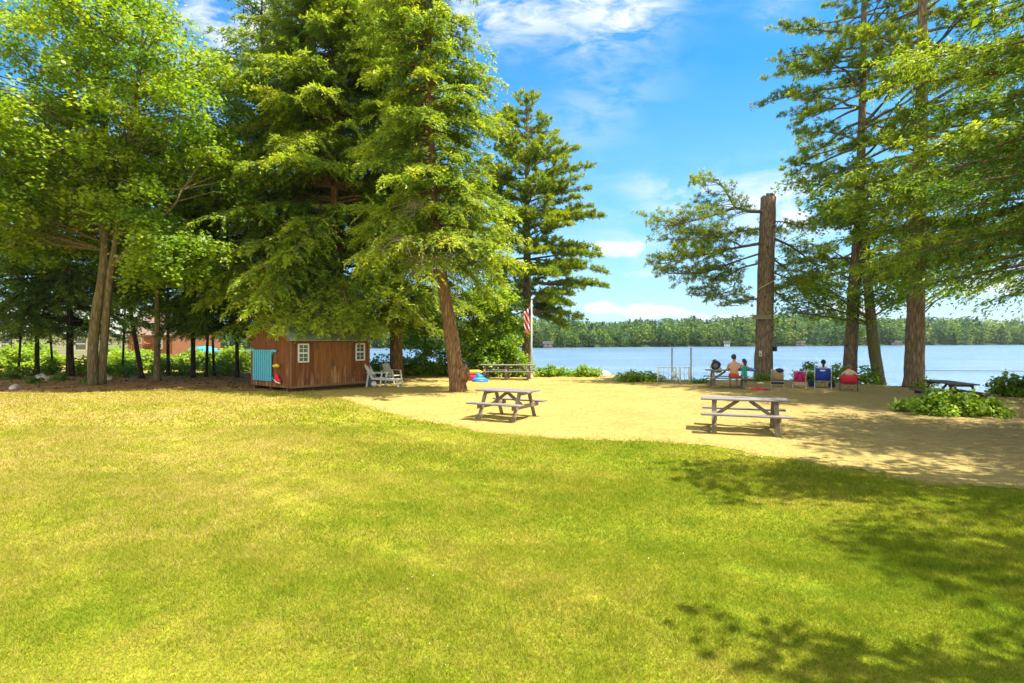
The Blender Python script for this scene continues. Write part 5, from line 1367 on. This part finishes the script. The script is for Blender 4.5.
def blobm(cx, cy, rx_, ry_, rot=0.0):
    du = math_(nt, 'SUBTRACT', u, (cx - 512) / F); dv = math_(nt, 'SUBTRACT', v_, (HZ - cy) / F)
    c, s = math.cos(rot), math.sin(rot)
    a = math_(nt, 'DIVIDE', math_(nt, 'ADD', math_(nt, 'MULTIPLY', du, c), math_(nt, 'MULTIPLY', dv, s)), rx_ / F)
    b = math_(nt, 'DIVIDE', math_(nt, 'SUBTRACT', math_(nt, 'MULTIPLY', dv, c), math_(nt, 'MULTIPLY', du, s)), ry_ / F)
    r2 = math_(nt, 'ADD', math_(nt, 'MULTIPLY', a, a), math_(nt, 'MULTIPLY', b, b))
    return math_(nt, 'POWER', 2.718, math_(nt, 'MULTIPLY', r2, -1.0))
def addm(l):
    r = l[0]
    for q in l[1:]: r = math_(nt, 'ADD', r, q)
    return r
# wispy high cloud
nw = noise(nt, mapping(nt, uv.outputs[0], (3.6, 8.0, 1), (0, 0, -.55)), 2.6, 9, .62, .45)
nw2 = noise(nt, mapping(nt, uv.outputs[0], (1, 1, 1)), 3.5, 5, .6, .4)
mw = addm([blobm(530, 2, 120, 40, .12), math_(nt, 'MULTIPLY', blobm(625, 22, 45, 20, .5), .8), math_(nt, 'MULTIPLY', blobm(250, 25, 90, 60), 1.1), math_(nt, 'MULTIPLY', blobm(685, 190, 60, 16, -.1), .55), math_(nt, 'MULTIPLY', blobm(600, 105, 80, 40, .6), .25), math_(nt, 'MULTIPLY', blobm(640, 235, 120, 40), .28),
           math_(nt, 'MULTIPLY', blobm(790, 205, 80, 36), .75), math_(nt, 'MULTIPLY', blobm(780, 10, 30, 16), .3), math_(nt, 'MULTIPLY', blobm(60, 180, 130, 60), .5)])
wf = math_(nt, 'MULTIPLY', ramp(nt, nw.outputs[0], [(.40, (.06, .06, .06)), (.60, (1, 1, 1))]).outputs[0], mw)
# small heaped clouds low over the far shore
ncm = noise(nt, mapping(nt, uv.outputs[0], (1, 1.7, 1), loc=(.15, 0, 0)), 9.0, 6, .55)
mc = addm([blobm(652, 311, 34, 9), blobm(598, 307, 20, 8), math_(nt, 'MULTIPLY', blobm(612, 248, 46, 12), .95), math_(nt, 'MULTIPLY', blobm(720, 318, 40, 6), .7), blobm(790, 215, 42, 24), math_(nt, 'MULTIPLY', blobm(640, 275, 50, 7), .6), blobm(850, 310, 40, 14), math_(nt, 'MULTIPLY', blobm(980, 280, 60, 18), .8)])
cf = ramp(nt, math_(nt, 'ADD', math_(nt, 'MULTIPLY', math_(nt, 'SUBTRACT', ncm.outputs[0], .5), 1.9), math_(nt, 'MULTIPLY', mc, .72)), [(.34, (0, 0, 0)), (.62, (1, 1, 1))]).outputs[0]
front = math_(nt, 'GREATER_THAN', sep.outputs[1], .06)
haze_ = N(nt, 'ShaderNodeMapRange'); haze_.inputs[1].default_value = 0.0; haze_.inputs[2].default_value = .5; haze_.inputs[3].default_value = .75; haze_.inputs[4].default_value = 0.0
L(nt, v_, haze_.inputs[0])
hsv = nt.nodes.new('ShaderNodeHueSaturation'); hsv.inputs['Saturation'].default_value = 1.45; hsv.inputs['Value'].default_value = .95; hsv.inputs['Hue'].default_value = .495; L(nt, sky.outputs[0], hsv.inputs['Color'])
CW = (3.9, 4.1, 4.3)
tot = math_(nt, 'MULTIPLY', math_(nt, 'MAXIMUM', math_(nt, 'MINIMUM', wf, .92), math_(nt, 'MULTIPLY', cf, .9)), front, True)
c1 = mixc(nt, math_(nt, 'MULTIPLY', haze_.outputs[0], front), hsv.outputs[0], (1.15, 2.55, 4.1))
c2 = mixc(nt, tot, c1, CW)
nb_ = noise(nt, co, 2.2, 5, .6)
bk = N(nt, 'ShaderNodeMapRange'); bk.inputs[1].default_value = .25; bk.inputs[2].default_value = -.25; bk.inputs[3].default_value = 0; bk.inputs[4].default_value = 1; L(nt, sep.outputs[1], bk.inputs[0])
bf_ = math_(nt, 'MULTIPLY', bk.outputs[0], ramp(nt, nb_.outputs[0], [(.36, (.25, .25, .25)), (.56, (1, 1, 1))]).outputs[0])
c2 = mixc(nt, bf_, c2, (6.2, 5.9, 5.4))  # white clouds behind and above camera, added out of view as neutral fill light
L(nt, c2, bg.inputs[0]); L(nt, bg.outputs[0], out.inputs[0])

HAZE = .00012
if HAZE:
    hb = MB(); hb.box((150, 480, 26), (2300, 1500, 61)); hm, nt, ho_ = mat('pale_haze')
    pv = nt.nodes.new('ShaderNodeVolumePrincipled'); pv.inputs['Color'].default_value = (.80, .88, .95, 1); pv.inputs['Density'].default_value = HAZE; pv.inputs['Anisotropy'].default_value = .2
    L(nt, pv.outputs[0], ho_.inputs['Volume']); tag(hb.build('haze', hm), 'thin pale summer haze over the lake', 'haze', kind='stuff')
cam = bpy.data.cameras.new('Camera'); cam.lens = F / 1024 * 36; cam.sensor_width = 36; cam.clip_end = 5000; cam.clip_start = .05
co_ = bpy.data.objects.new('Camera', cam); COL.objects.link(co_); co_.location = (0, 0, CAMZ); co_.rotation_euler = (PI / 2 - math.atan(1.5 / F), 0, 0)
SC.camera = co_
SC.render.resolution_x = 1024; SC.render.resolution_y = 683
SC.view_settings.view_transform = 'Standard'; SC.view_settings.look = 'None'; SC.view_settings.exposure = 1.28; SC.view_settings.gamma = 1.0
SC.cycles.use_denoising = True
SC.cycles.max_bounces = 8; SC.cycles.diffuse_bounces = 5; SC.cycles.glossy_bounces = 2; SC.cycles.transmission_bounces = 5
